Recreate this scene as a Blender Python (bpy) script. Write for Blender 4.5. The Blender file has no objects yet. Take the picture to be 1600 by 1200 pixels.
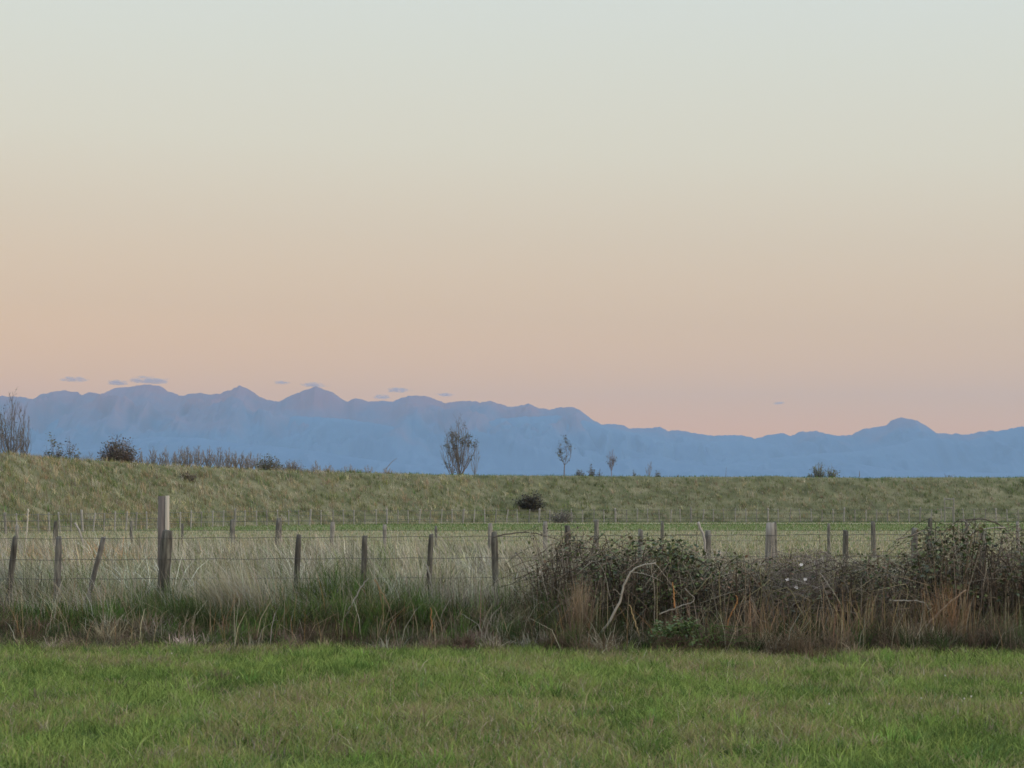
import bpy, math, random
import numpy as np
from mathutils import Vector

random.seed(7)
R = np.random.default_rng(11)
S = bpy.context.scene

# ------------------------------------------------------------------ camera
F = 3200.0                       # focal length in photo pixels (photo 1600 x 1200)
CAMZ = 1.70
PITCH = math.atan(184.0 / F)     # horizon at y = 784 of 1200
cam_d = bpy.data.cameras.new("camera")
cam_d.sensor_width = 36.0
cam_d.lens = 36.0 * F / 1600.0
cam_d.clip_start = 0.5
cam_d.clip_end = 120000.0
cam_d.dof.use_dof = True
cam_d.dof.focus_distance = 60.0
cam_d.dof.aperture_fstop = 8.0
cam = bpy.data.objects.new("camera", cam_d)
cam.location = (0, 0, CAMZ)
cam.rotation_euler = (math.pi / 2 + PITCH, 0, 0)
S.collection.objects.link(cam)
S.camera = cam

def at(px, py, Y):
    """world point seen at photo pixel (px, py) at distance Y along the view"""
    x, z = (px - 800) / F, -(py - 600) / F
    c, s = math.cos(PITCH), math.sin(PITCH)
    d = (x, c - z * s, s + z * c)
    k = Y / d[1]
    return (d[0] * k, Y, CAMZ + d[2] * k)

# ------------------------------------------------------------------ sky, sun, exposure
SUN_EL = math.radians(5.0)
SUN_AZ = math.radians(100.0)     # clockwise from the view direction (+Y): low, from the right
W = bpy.data.worlds.new("World")
S.world = W
W.use_nodes = True
nt = W.node_tree
nt.nodes.clear()
out = nt.nodes.new("ShaderNodeOutputWorld")
bg = nt.nodes.new("ShaderNodeBackground")
tc = nt.nodes.new("ShaderNodeTexCoord")
sep = nt.nodes.new("ShaderNodeSeparateXYZ")
nt.links.new(tc.outputs["Generated"], sep.inputs[0])
ramp = nt.nodes.new("ShaderNodeValToRGB")
mr = nt.nodes.new("ShaderNodeMapRange")
mr.inputs["From Min"].default_value = 0.0
mr.inputs["From Max"].default_value = 1.0
# twilight sky: the warm band lies a little higher towards the sunset on the right
azs = nt.nodes.new("ShaderNodeMath"); azs.operation = 'MULTIPLY_ADD'
nt.links.new(sep.outputs["X"], azs.inputs[0]); azs.inputs[1].default_value = 0.035
nt.links.new(sep.outputs["Z"], azs.inputs[2])
nt.links.new(azs.outputs[0], mr.inputs["Value"])
nt.links.new(mr.outputs[0], ramp.inputs[0])
SKY = [  # (sin elevation, linear rgb of the sky itself)
    (0.000, (1.35, 0.48, 0.08)),
    (0.035, (1.24, 0.54, 0.12)),
    (0.055, (1.10, 0.56, 0.18)),
    (0.090, (0.89, 0.55, 0.28)),
    (0.130, (0.80, 0.60, 0.39)),
    (0.170, (0.77, 0.68, 0.51)),
    (0.215, (0.73, 0.71, 0.59)),
    (0.260, (0.70, 0.73, 0.67)),
    (0.450, (1.08, 1.14, 1.16)),
    (1.000, (1.36, 1.50, 1.70)),
]
cr = ramp.color_ramp
cr.elements[0].position = SKY[0][0]; cr.elements[0].color = SKY[0][1] + (1,)
cr.elements[1].position = SKY[-1][0]; cr.elements[1].color = SKY[-1][1] + (1,)
for p, c in SKY[1:-1]:
    e = cr.elements.new(p); e.color = c + (1,)
sky = nt.nodes.new("ShaderNodeTexSky")
sky.sky_type = 'NISHITA'
sky.sun_disc = False
sky.sun_elevation = SUN_EL
sky.sun_rotation = SUN_AZ
sky.dust_density = 2.0
bg2 = nt.nodes.new("ShaderNodeBackground")
bg2.inputs[1].default_value = 0.05
nt.links.new(sky.outputs[0], bg2.inputs[0])
nt.links.new(ramp.outputs[0], bg.inputs[0])
bg.inputs[1].default_value = 1.0
addw = nt.nodes.new("ShaderNodeAddShader")
nt.links.new(bg.outputs[0], addw.inputs[0])
nt.links.new(bg2.outputs[0], addw.inputs[1])
nt.links.new(addw.outputs[0], out.inputs[0])

sl = bpy.data.lights.new("sun", 'SUN')
sl.energy = 1.9
sl.angle = math.radians(9)
sl.color = (1.0, 0.85, 0.72)
sun = bpy.data.objects.new("sun", sl)
sd = Vector((math.sin(SUN_AZ) * math.cos(SUN_EL), math.cos(SUN_AZ) * math.cos(SUN_EL), math.sin(SUN_EL)))
sun.rotation_euler = sd.to_track_quat('Z', 'Y').to_euler()
S.collection.objects.link(sun)

S.view_settings.view_transform = 'Standard'
S.view_settings.look = 'None'
S.view_settings.exposure = 0.0
S.view_settings.gamma = 1.0
S.cycles.use_denoising = True
S.cycles.filter_width = 1.6
S.cycles.max_bounces = 5
S.cycles.diffuse_bounces = 2
S.cycles.transmission_bounces = 3
S.cycles.transparent_max_bounces = 6
S.cycles.volume_bounces = 1

# ------------------------------------------------------------------ helpers
def vnoise(x, y, scale, seed=0, octaves=3):
    """smooth 2-D value noise, 0..1"""
    x = np.asarray(x, float); y = np.asarray(y, float)
    tot = np.zeros(np.broadcast(x, y).shape); amp = 1.0; norm = 0
    for o in range(octaves):
        f = (2 ** o) / scale
        X = x * f + 17.3 * (seed + o); Y = y * f + 9.1 * (seed * 3 + o)
        xi = np.floor(X); yi = np.floor(Y); fx = X - xi; fy = Y - yi
        fx = fx * fx * (3 - 2 * fx); fy = fy * fy * (3 - 2 * fy)
        def h(a, b):
            v = np.sin(a * 127.1 + b * 311.7 + (seed + o) * 74.7) * 43758.5453
            return v - np.floor(v)
        n = (h(xi, yi) * (1 - fx) + h(xi + 1, yi) * fx) * (1 - fy) + (h(xi, yi + 1) * (1 - fx) + h(xi + 1, yi + 1) * fx) * fy
        tot += n * amp; norm += amp; amp *= 0.5
    return tot / norm

def tag(o, label=None, cat=None, group=None, kind=None):
    if label: o["label"] = label
    if cat: o["category"] = cat
    if group: o["group"] = group
    if kind: o["kind"] = kind
    return o

def empty(name, loc, label, cat, group=None):
    o = bpy.data.objects.new(name, None)
    S.collection.objects.link(o)
    o.location = loc
    return tag(o, label, cat, group)

def mesh_obj(name, V, Fc, mat, parent=None, col=None, smooth=False):
    """V (n,3) world coordinates, Fc int array (m,3) or (m,4)"""
    V = np.asarray(V, np.float32); Fc = np.asarray(Fc, np.int32)
    k = Fc.shape[1]
    off = np.zeros(3, np.float32)
    if parent is not None:
        off = np.array(parent.matrix_basis.translation if parent.parent is None else (parent.matrix_basis.translation + parent.parent.matrix_basis.translation), np.float32)
    me = bpy.data.meshes.new(name)
    me.vertices.add(len(V)); me.vertices.foreach_set("co", (V - off).ravel())
    me.loops.add(Fc.size); me.loops.foreach_set("vertex_index", Fc.ravel())
    me.polygons.add(len(Fc))
    me.polygons.foreach_set("loop_start", np.arange(0, Fc.size, k, dtype=np.int32))
    me.polygons.foreach_set("loop_total", np.full(len(Fc), k, np.int32))
    if smooth: me.polygons.foreach_set("use_smooth", np.ones(len(Fc), bool))
    me.update(calc_edges=True)
    if col is not None:
        a = me.color_attributes.new("Col", 'FLOAT_COLOR', 'POINT')
        c = np.ones((len(V), 4), np.float32); c[:, :3] = col
        a.data.foreach_set("color", c.ravel())
    me.materials.append(mat)
    o = bpy.data.objects.new(name, me)
    S.collection.objects.link(o)
    if parent is not None: o.parent = parent
    return o

# ---------- materials
def new_mat(name, rough=0.85, spec=0.15):
    m = bpy.data.materials.new(name); m.use_nodes = True
    n = m.node_tree; b = n.nodes["Principled BSDF"]
    b.inputs["Roughness"].default_value = rough
    b.inputs["Specular IOR Level"].default_value = spec
    return m, n, b

def attr_mat(name, transl=0.3, rough=0.8, spec=0.1):
    m, n, b = new_mat(name, rough, spec)
    a = n.nodes.new("ShaderNodeAttribute"); a.attribute_name = "Col"
    n.links.new(a.outputs["Color"], b.inputs["Base Color"])
    if transl > 0:
        t = n.nodes.new("ShaderNodeBsdfTranslucent"); mx = n.nodes.new("ShaderNodeMixShader")
        mx.inputs[0].default_value = transl
        n.links.new(a.outputs["Color"], t.inputs[0])
        n.links.new(b.outputs[0], mx.inputs[1]); n.links.new(t.outputs[0], mx.inputs[2])
        n.links.new(mx.outputs[0], n.nodes["Material Output"].inputs[0])
    return m

def noise_mat(name, cols, scale, stretch=(1, 1, 1), rough=0.9, detail=6, bump=0.0, dist=0.02):
    m, n, b = new_mat(name, rough, 0.15)
    tcn = n.nodes.new("ShaderNodeTexCoord"); mp = n.nodes.new("ShaderNodeMapping")
    mp.inputs["Scale"].default_value = stretch
    nz = n.nodes.new("ShaderNodeTexNoise"); nz.inputs["Scale"].default_value = scale
    nz.inputs["Detail"].default_value = detail; nz.inputs["Roughness"].default_value = 0.65
    rp = n.nodes.new("ShaderNodeValToRGB")
    rp.color_ramp.elements[0].position = 0.3; rp.color_ramp.elements[1].position = 0.7
    rp.color_ramp.elements[0].color = cols[0] + (1,); rp.color_ramp.elements[1].color = cols[-1] + (1,)
    for i, c in enumerate(cols[1:-1]):
        e = rp.color_ramp.elements.new(0.3 + 0.4 * (i + 1) / (len(cols) - 1)); e.color = c + (1,)
    n.links.new(tcn.outputs["Object"], mp.inputs[0]); n.links.new(mp.outputs[0], nz.inputs["Vector"])
    n.links.new(nz.outputs["Fac"], rp.inputs[0]); n.links.new(rp.outputs[0], b.inputs["Base Color"])
    if bump:
        bp = n.nodes.new("ShaderNodeBump"); bp.inputs["Strength"].default_value = bump; bp.inputs["Distance"].default_value = dist
        n.links.new(nz.outputs["Fac"], bp.inputs["Height"]); n.links.new(bp.outputs[0], b.inputs["Normal"])
    return m

M_GRASS = attr_mat("grass_blades", 0.32)
M_LEAF = attr_mat("leaves", 0.2, 0.55, 0.3)
M_STEM = attr_mat("stems", 0.0, 0.85, 0.1)
M_WOOD = noise_mat("weathered_wood", [(0.022, 0.021, 0.02), (0.07, 0.068, 0.06), (0.17, 0.17, 0.145)], 7, (3, 3, 0.4), 0.9, 8, 0.8, 0.015)
M_WOODPALE = noise_mat("pale_weathered_wood", [(0.10, 0.098, 0.09), (0.19, 0.185, 0.17), (0.30, 0.29, 0.27)], 9, (3, 3, 0.35), 0.9, 8, 0.5, 0.01)
M_WOODMID = noise_mat("grey_weathered_wood", [(0.035, 0.034, 0.032), (0.11, 0.108, 0.10), (0.23, 0.23, 0.20)], 7, (3, 3, 0.4), 0.9, 8, 0.8, 0.015)
M_WOODLIGHT = noise_mat("silvered_wood", [(0.18, 0.175, 0.165), (0.27, 0.26, 0.245), (0.36, 0.35, 0.33)], 9, (3, 3, 0.35), 0.9, 8, 0.5, 0.01)
M_BOARD = noise_mat("grey_board", [(0.08, 0.07, 0.066), (0.12, 0.107, 0.10), (0.16, 0.142, 0.132)], 6, (4, 4, 0.3), 0.85, 8, 0.3, 0.006)
M_EDGE_LIT = noise_mat("lit_board_edge", [(0.30, 0.275, 0.23), (0.40, 0.37, 0.31)], 6, (4, 4, 0.3), 0.8, 5)  # lit side of the board, brightness put into the colour
M_WIRE, _n, _b = new_mat("galvanised_wire", 0.5, 0.4); _b.inputs["Base Color"].default_value = (0.06, 0.06, 0.06, 1); _b.inputs["Metallic"].default_value = 0.4
M_STAPLE = M_WIRE
M_PLASTIC, _n, _b = new_mat("insulator_plastic", 0.5, 0.4); _b.inputs["Base Color"].default_value = (0.03, 0.03, 0.03, 1)

# ---------- blades: 5 vertices, 3 triangles each
def blades(P, H, Wd, lean_dir, lean, col, tip_col=None, droop=0.0):
    n = len(P)
    th = R.uniform(0, math.pi, n)
    wx = np.cos(th) * Wd * 0.5; wy = np.sin(th) * Wd * 0.5
    lx = np.cos(lean_dir) * lean * H; ly = np.sin(lean_dir) * lean * H
    mid = P + np.stack([lx * 0.34, ly * 0.34, H * 0.55], 1)
    tip = P + np.stack([lx, ly, H * (1.0 - droop)], 1)
    w = np.stack([wx, wy, np.zeros(n)], 1)
    V = np.stack([P - w, P + w, mid - w * 0.75, mid + w * 0.75, tip], 1).reshape(-1, 3)
    b = (np.arange(n) * 5)[:, None]
    Fc = np.stack([b + [0, 1, 3], b + [0, 3, 2], b + [2, 3, 4]], 1).reshape(-1, 3)
    if tip_col is None: tip_col = col
    C = np.stack([col, col, (col + tip_col) / 2, (col + tip_col) / 2, tip_col], 1).reshape(-1, 3)
    return V, Fc, C

def arcs(P, L, Wd, lean_dir, lean, col, tip_col=None):
    """longer leaves that arch over: 7 vertices, 5 triangles each"""
    n = len(P); L = np.broadcast_to(L, n); Wd = np.broadcast_to(Wd, n)
    th = lean_dir + math.pi / 2 + R.normal(0, 0.6, n)
    w = np.stack([np.cos(th) * Wd * .5, np.sin(th) * Wd * .5, np.zeros(n)], 1)
    dx, dy = np.cos(lean_dir), np.sin(lean_dir)
    lean = np.clip(lean, 0, 1.6)
    rows = []
    for t in (0, .38, .72, 1.0):
        off = lean * L * t ** 1.8 * .75; up = L * (t - .42 * lean * t ** 2.2)
        rows.append(P + np.stack([dx * off, dy * off, up], 1))
    if tip_col is None: tip_col = col
    V = np.stack([rows[0] - w, rows[0] + w, rows[1] - w * .85, rows[1] + w * .85, rows[2] - w * .6, rows[2] + w * .6, rows[3]], 1).reshape(-1, 3)
    b = (np.arange(n) * 7)[:, None]
    Fc = np.stack([b + [0, 1, 3], b + [0, 3, 2], b + [2, 3, 5], b + [2, 5, 4], b + [4, 5, 6]], 1).reshape(-1, 3)
    m1 = col * .67 + tip_col * .33
    C = np.stack([col, col, m1, m1, tip_col, tip_col, tip_col], 1).reshape(-1, 3)
    return V, Fc, C

def tufts(cx, cy, per, spread):
    """blade roots gathered in tufts; returns x, y, tuft index, outward angle"""
    k = np.repeat(np.arange(len(cx)), per); m = len(k)
    sp = np.broadcast_to(spread, len(cx))[k]
    a = R.uniform(0, 2 * math.pi, m); r = np.abs(R.normal(0, 1, m)) * sp
    return cx[k] + np.cos(a) * r, cy[k] + np.sin(a) * r, k, a

class Acc:
    def __init__(s): s.V = []; s.F = []; s.C = []; s.n = 0
    def add(s, V, Fc, C):
        s.V.append(V); s.F.append(np.asarray(Fc) + s.n); s.C.append(C); s.n += len(V)
    def build(s, name, mat, parent=None, smooth=False):
        return mesh_obj(name, np.concatenate(s.V), np.concatenate(s.F), mat, parent, np.concatenate(s.C), smooth)

def tube(acc, pts, rad, col, sides=5):
    """tapered tube along pts as triangles"""
    pts = np.asarray(pts, float); n = len(pts)
    rad = np.broadcast_to(rad, n) if np.ndim(rad) else np.full(n, rad)
    T = np.gradient(pts, axis=0); T /= np.linalg.norm(T, axis=1)[:, None] + 1e-9
    ref = np.array([0.31, 0.9, 0.1]) if abs(T[0][2]) > 0.7 else np.array([0.05, 0.1, 1.0])
    A = np.cross(T, ref); A /= np.linalg.norm(A, axis=1)[:, None] + 1e-9
    B = np.cross(T, A)
    an = np.arange(sides) * 2 * math.pi / sides
    ring = pts[:, None, :] + rad[:, None, None] * (A[:, None, :] * np.cos(an)[None, :, None] + B[:, None, :] * np.sin(an)[None, :, None])
    V = ring.reshape(-1, 3)
    i = np.arange(n - 1)[:, None] * sides; j = np.arange(sides)[None, :]; j2 = (j + 1) % sides
    a = (i + j).ravel(); b = (i + j2).ravel(); c = (i + sides + j2).ravel(); d = (i + sides + j).ravel()
    Fc = np.concatenate([np.stack([a, b, c], 1), np.stack([a, c, d], 1)])
    cap = [[0, k + 1, k] for k in range(1, sides - 1)] + [[(n - 1) * sides, (n - 1) * sides + k, (n - 1) * sides + k + 1] for k in range(1, sides - 1)]
    Fc = np.concatenate([Fc, np.array(cap)])
    acc.add(V, Fc, np.tile(np.array(col, float), (len(V), 1)))

def curve(pts, n=14, wob=0.0):
    """Catmull-Rom through pts"""
    P = np.array(pts, float); P = np.vstack([2 * P[0] - P[1], P, 2 * P[-1] - P[-2]])
    res = []
    m = len(P) - 3
    for k in range(m):
        for t in np.linspace(0, 1, max(3, n // m), endpoint=(k == m - 1)):
            a, b, c, d = P[k:k + 4]
            res.append(0.5 * ((2 * b) + (-a + c) * t + (2 * a - 5 * b + 4 * c - d) * t * t + (-a + 3 * b - 3 * c + d) * t ** 3))
    res = np.array(res)
    if wob: res[1:] += R.normal(0, wob, (len(res) - 1, 3))
    return res

def leaves(P, size, col, flat=0.5):
    """small bent diamond leaves, 4 triangles, at points P"""
    n = len(P)
    a = R.uniform(0, 2 * math.pi, n); el = R.normal(0, flat, n)
    d = np.stack([np.cos(a) * np.cos(el), np.sin(a) * np.cos(el), np.sin(el)], 1)
    up = R.normal(0, 0.5, (n, 3)); up[:, 2] += 1
    s = np.cross(d, up); s /= np.linalg.norm(s, axis=1)[:, None]
    nn = np.cross(s, d)
    L = (size * R.uniform(0.6, 1.3, n))[:, None]
    V = np.stack([P, P + d * L * 0.5 + s * L * 0.36 + nn * L * 0.1, P + d * L, P + d * L * 0.5 - s * L * 0.36 + nn * L * 0.1, P + d * L * 0.5], 1).reshape(-1, 3)
    b = (np.arange(n) * 5)[:, None]
    Fc = np.stack([b + [0, 1, 4], b + [1, 2, 4], b + [2, 3, 4], b + [3, 0, 4]], 1).reshape(-1, 3)
    return V, Fc, np.repeat(col, 5, 0)

def jit(base, n, amt=0.2):
    """n colours varied about base"""
    c = np.tile(np.array(base, float), (n, 1)) * R.normal(1, amt, (n, 1)).clip(0.4, 1.8)
    return (c * R.normal(1, 0.06, (n, 3))).clip(0.004, 0.9)

def pick(n, cols, w, amt=0.18):
    idx = R.choice(len(cols), n, p=np.array(w) / sum(w))
    c = np.array(cols, float)[idx] * R.normal(1, amt, (n, 1)).clip(0.45, 1.7)
    return (c * R.normal(1, 0.05, (n, 3))).clip(0.004, 0.9)

GREEN = (0.155, 0.25, 0.06); GREEN2 = (0.075, 0.145, 0.032); OLIVE = (0.15, 0.17, 0.065)
STRAW = (0.40, 0.35, 0.22); GREYSTRAW = (0.34, 0.32, 0.25); TAN = (0.26, 0.20, 0.13); BROWN = (0.12, 0.085, 0.06)
RUST = (0.23, 0.15, 0.085); DARKG = (0.035, 0.055, 0.02); DARKLEAF = (0.04, 0.06, 0.03); PALE = (0.42, 0.40, 0.34)

# ------------------------------------------------------------------ ground sheet
def gz(x, y):
    """height of the near ground"""
    x = np.asarray(x, float); y = np.asarray(y, float)
    near = np.clip((70 - y) / 30, 0, 1)
    z = (vnoise(x, y, 2.2, 3) - 0.5) * 0.10 * near + (vnoise(x, y, 0.7, 5) - 0.5) * 0.05 * np.clip((27 - y) / 3, 0, 1)
    hump = np.exp(-((y - 26.6) / 1.3) ** 2) * (0.10 + 0.10 * vnoise(x, y, 1.5, 8))      # low rise under the old fence line
    return z + hump
xs = np.unique(np.concatenate([np.arange(-16, 16.01, 0.25), np.geomspace(16, 8900, 50), -np.geomspace(16, 8900, 50)]))
ys = np.unique(np.concatenate([-np.geomspace(10, 240, 8), np.arange(-10, 8, 3.0), np.arange(8, 42, 0.25), np.geomspace(42, 23300, 60)]))
XX, YY = np.meshgrid(xs, ys)
ZZ = gz(XX, YY)
nx, ny = len(xs), len(ys)
Vg = np.stack([XX.ravel(), YY.ravel(), ZZ.ravel()], 1)
i, j = np.meshgrid(np.arange(nx - 1), np.arange(ny - 1)); a = (j * nx + i).ravel()
Fg = np.stack([a, a + 1, a + 1 + nx, a + nx], 1)
mg, n, b = new_mat("ground", 0.95, 0.05)
geo = n.nodes.new("ShaderNodeNewGeometry"); sx = n.nodes.new("ShaderNodeSeparateXYZ"); n.links.new(geo.outputs["Position"], sx.inputs[0])
nz = n.nodes.new("ShaderNodeTexNoise"); nz.inputs["Scale"].default_value = 0.35; nz.inputs["Detail"].default_value = 8
nz2 = n.nodes.new("ShaderNodeTexNoise"); nz2.inputs["Scale"].default_value = 3.0; nz2.inputs["Detail"].default_value = 10; nz2.inputs["Roughness"].default_value = 0.75
n.links.new(geo.outputs["Position"], nz.inputs["Vector"]); n.links.new(geo.outputs["Position"], nz2.inputs["Vector"])
wob = n.nodes.new("ShaderNodeMath"); wob.operation = 'MULTIPLY_ADD'; wob.inputs[1].default_value = 3.0
n.links.new(nz.outputs["Fac"], wob.inputs[0]); n.links.new(sx.outputs["Y"], wob.inputs[2])
mr2 = n.nodes.new("ShaderNodeMapRange"); mr2.inputs["From Min"].default_value = 0; mr2.inputs["From Max"].default_value = 200
n.links.new(wob.outputs[0], mr2.inputs[0])
rp = n.nodes.new("ShaderNodeValToRGB")
BANDS = [(0, (0.045, 0.065, 0.02)), (22.5, (0.045, 0.06, 0.02)), (25, (0.03, 0.026, 0.018)), (31, (0.04, 0.04, 0.022)), (52, (0.06, 0.06, 0.035)),  # ground below the rough and tall grass darkened as shade in the gaps
         (64, (0.19, 0.19, 0.115)), (90, (0.19, 0.20, 0.115)), (119, (0.19, 0.205, 0.11)), (124, (0.13, 0.17, 0.07)), (150, (0.12, 0.165, 0.06)),
         (152, (0.07, 0.11, 0.03)), (156, (0.07, 0.11, 0.03)), (158, (0.24, 0.25, 0.15)), (164, (0.24, 0.25, 0.15)), (167, (0.06, 0.095, 0.03)), (200, (0.055, 0.095, 0.025))]
e = rp.color_ramp.elements
e[0].position = 0; e[0].color = BANDS[0][1] + (1,); e[1].position = 1; e[1].color = BANDS[-1][1] + (1,)
for y_, c_ in BANDS[1:-1]:
    k = e.new(y_ / 200); k.color = c_ + (1,)
n.links.new(mr2.outputs[0], rp.inputs[0])
mul = n.nodes.new("ShaderNodeMixRGB"); mul.blend_type = 'MULTIPLY'; mul.inputs[0].default_value = 1
vr = n.nodes.new("ShaderNodeMapRange"); vr.inputs["From Min"].default_value = 0.3; vr.inputs["From Max"].default_value = 0.7
vr.inputs["To Min"].default_value = 0.6; vr.inputs["To Max"].default_value = 1.3
n.links.new(nz2.outputs["Fac"], vr.inputs[0]); n.links.new(rp.outputs[0], mul.inputs[1]); n.links.new(vr.outputs[0], mul.inputs[2])
n.links.new(mul.outputs[0], b.inputs["Base Color"])
g = mesh_obj("ground", Vg, Fg, mg, smooth=True); g["kind"] = "structure"

# ------------------------------------------------------------------ stopbank
CREST = [(-47, 20, 4.6), (-44, 60, 4.6), (-39, 95, 4.6), (-36, 113, 4.6), (-32, 129, 4.58), (-30.6, 140, 4.5), (-26, 151, 4.3), (-20, 160, 4.15), (-10.5, 168, 4.0),
         (-3, 175, 3.92), (11, 179, 3.88), (46, 184, 3.85), (90, 189, 3.85), (160, 193, 3.85)]
CP = np.array(CREST)
CS = curve(CP, 150)
def bank_h(x, y):
    x = np.asarray(x, float).ravel(); y = np.asarray(y, float).ravel()
    best = np.full(x.shape, 1e9); hc = np.zeros(x.shape)
    for k in range(len(CS) - 1):
        ax, ay, az = CS[k]; bx, by, bz = CS[k + 1]
        dx, dy = bx - ax, by - ay; L = dx * dx + dy * dy + 1e-9
        t = np.clip(((x - ax) * dx + (y - ay) * dy) / L, 0, 1)
        d = np.hypot(x - ax - t * dx, y - ay - t * dy)
        m = d < best; best[m] = d[m]; hc[m] = (az + t * (bz - az))[m]
    d = best
    t = np.clip((d - 0.9) / 9.0, 0, 1.2)
    prof = 1 - t
    prof = np.where(t < 0.12, 1 - t * t / 0.24 , prof + 0.06 * np.clip(1 - (t - .12) / .5, 0, 1))
    h = hc * prof + (vnoise(x, y, 3.0, 21) - 0.5) * 0.28 * np.clip(1.2 - t, 0, 1)
    return h, d
bx_, by_ = np.meshgrid(np.arange(-60, 160, 0.8), np.arange(20, 205, 0.8))
hh, dd = bank_h(bx_, by_)
nxb = bx_.shape[1]; nyb = bx_.shape[0]
keep = (hh > -0.05).reshape(bx_.shape)
i, j = np.meshgrid(np.arange(nxb - 1), np.arange(nyb - 1)); a = (j * nxb + i).ravel()
q = np.stack([a, a + 1, a + 1 + nxb, a + nxb], 1)
q = q[keep.ravel()[q].any(1)]
us, inv = np.unique(q, return_inverse=True)
Vb = np.stack([bx_.ravel(), by_.ravel(), np.maximum(hh, -0.6)], 1)[us]
M_BANK = noise_mat("bank_turf", [(0.055, 0.06, 0.03), (0.11, 0.115, 0.06), (0.19, 0.175, 0.11)], 0.55, (1, 1, 1), 0.95, 12)
bk = mesh_obj("bank", Vb, inv.reshape(q.shape), M_BANK, smooth=True); bk["kind"] = "structure"

# ------------------------------------------------------------------ mountains
def ext(profile, x0, x1, seed, base):
    """extend a (px,py) profile beyond the frame with rolling summits"""
    p = list(profile)
    rr = random.Random(seed)
    x = p[0][0]; y = p[0][1]; L = []
    while x > x0:
        x -= rr.uniform(18, 60); y = base + rr.uniform(-14, 14); L.append((x, y))
    x = p[-1][0]; Rr = []
    while x < x1:
        x += rr.uniform(18, 60); y = base + rr.uniform(-12, 12); Rr.append((x, y))
    return np.array(L[::-1] + p + Rr, float)

RIDGE = [(0,619),(30,620),(50,623),(65,615),(80,612),(100,610),(120,612),(128,617),(140,613),(150,615),(160,618),(170,610),(178,607),(200,606),(215,602),(235,601),(250,604),(260,611),(275,616),(285,619),(293,615),(310,614),(325,617),(345,614),(360,609),(373,603),(385,606),(400,616),
 (418,626),(434,628),(450,620),(470,612),(485,607),(493,604),(505,609),(520,614),(535,624),(543,627),(553,623),(565,625),(575,628),(590,626),(615,627),(625,623),(640,618),(660,617),(675,623),(695,630),(715,628),(735,625),(750,629),(765,626),(775,629),(790,634),(800,637),
 (825,631),(840,637),(860,641),(875,636),(893,635),(910,643),(925,655),(940,663),(955,662),(970,663),(985,670),(1000,669),(1015,670),(1030,667),(1045,674),(1060,673),(1078,675),(1100,680),(1130,681),(1160,679),(1180,685),(1200,680),
 (1225,677),(1235,681),(1250,675),(1275,673),(1300,680),(1330,680),(1350,671),(1385,665),(1395,656),(1410,653),(1430,657),(1445,665),(1460,675),(1475,678),(1495,677),(1510,680),(1530,675),(1545,673),(1560,674),(1575,676),(1600,677)]
def mountain(name, prof, D, front, back, seed, rough, mat, nu=900, nv=70, x0=-500, x1=2100, warp=1.0):
    px = np.linspace(x0, x1, nu)
    prof = np.array(prof, float)
    py = np.interp(px, prof[:, 0], prof[:, 1])
    py = py + (vnoise(px, px * 0, 20, seed, 4) - 0.5) * rough * 0.8 + (np.abs(vnoise(px, px * 0, 9, seed + 9, 2) * 2 - 1) - .3) * rough * 0.75
    kk = (784 - py) / F
    X0 = (px - 800) / F * D
    crest = kk * D + CAMZ
    v = np.concatenate([np.linspace(-1, 0, int(nv * 0.75)), np.linspace(0, 1, nv - int(nv * 0.75) + 1)[1:]])
    U, Vv = np.meshgrid(np.arange(nu), v)
    Y = D + np.where(Vv < 0, Vv * front, Vv * back)
    scale = front * 0.22
    Xw = X0[U.astype(int)]
    wshift = (vnoise(Xw, Y, scale * 1.4, seed + 1, 3) - 0.5) * scale * 1.6 * np.abs(Vv) * warp
    C = np.interp(Xw + wshift, X0, crest)
    t = np.abs(Vv)
    env = (1 - t) ** 1.25
    rid = 1 - np.abs(vnoise(Xw * 1.0, Y * 0.4, scale * .8, seed + 5, 6) * 2 - 1) ** .8
    Z = C * env * (1 + (rid - 0.75) * 0.95 * np.clip(t * 4, 0, 1) * (Vv < 0))
    lim = crest[U.astype(int)] * (Y / D) * 0.985
    Z = np.where((Vv < -0.02), np.minimum(Z, lim), Z)
    Z = np.where(t > 0.99, -0.5, np.maximum(Z, -0.5))
    Vt = np.stack([Xw.ravel(), Y.ravel(), Z.ravel()], 1)
    nvv = len(v)
    i, j = np.meshgrid(np.arange(nu - 1), np.arange(nvv - 1)); a = (j * nu + i).ravel()
    o = mesh_obj(name, Vt, np.stack([a, a + 1, a + 1 + nu, a + nu], 1), mat, smooth=True)
    o["kind"] = "structure"
    return o

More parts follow.
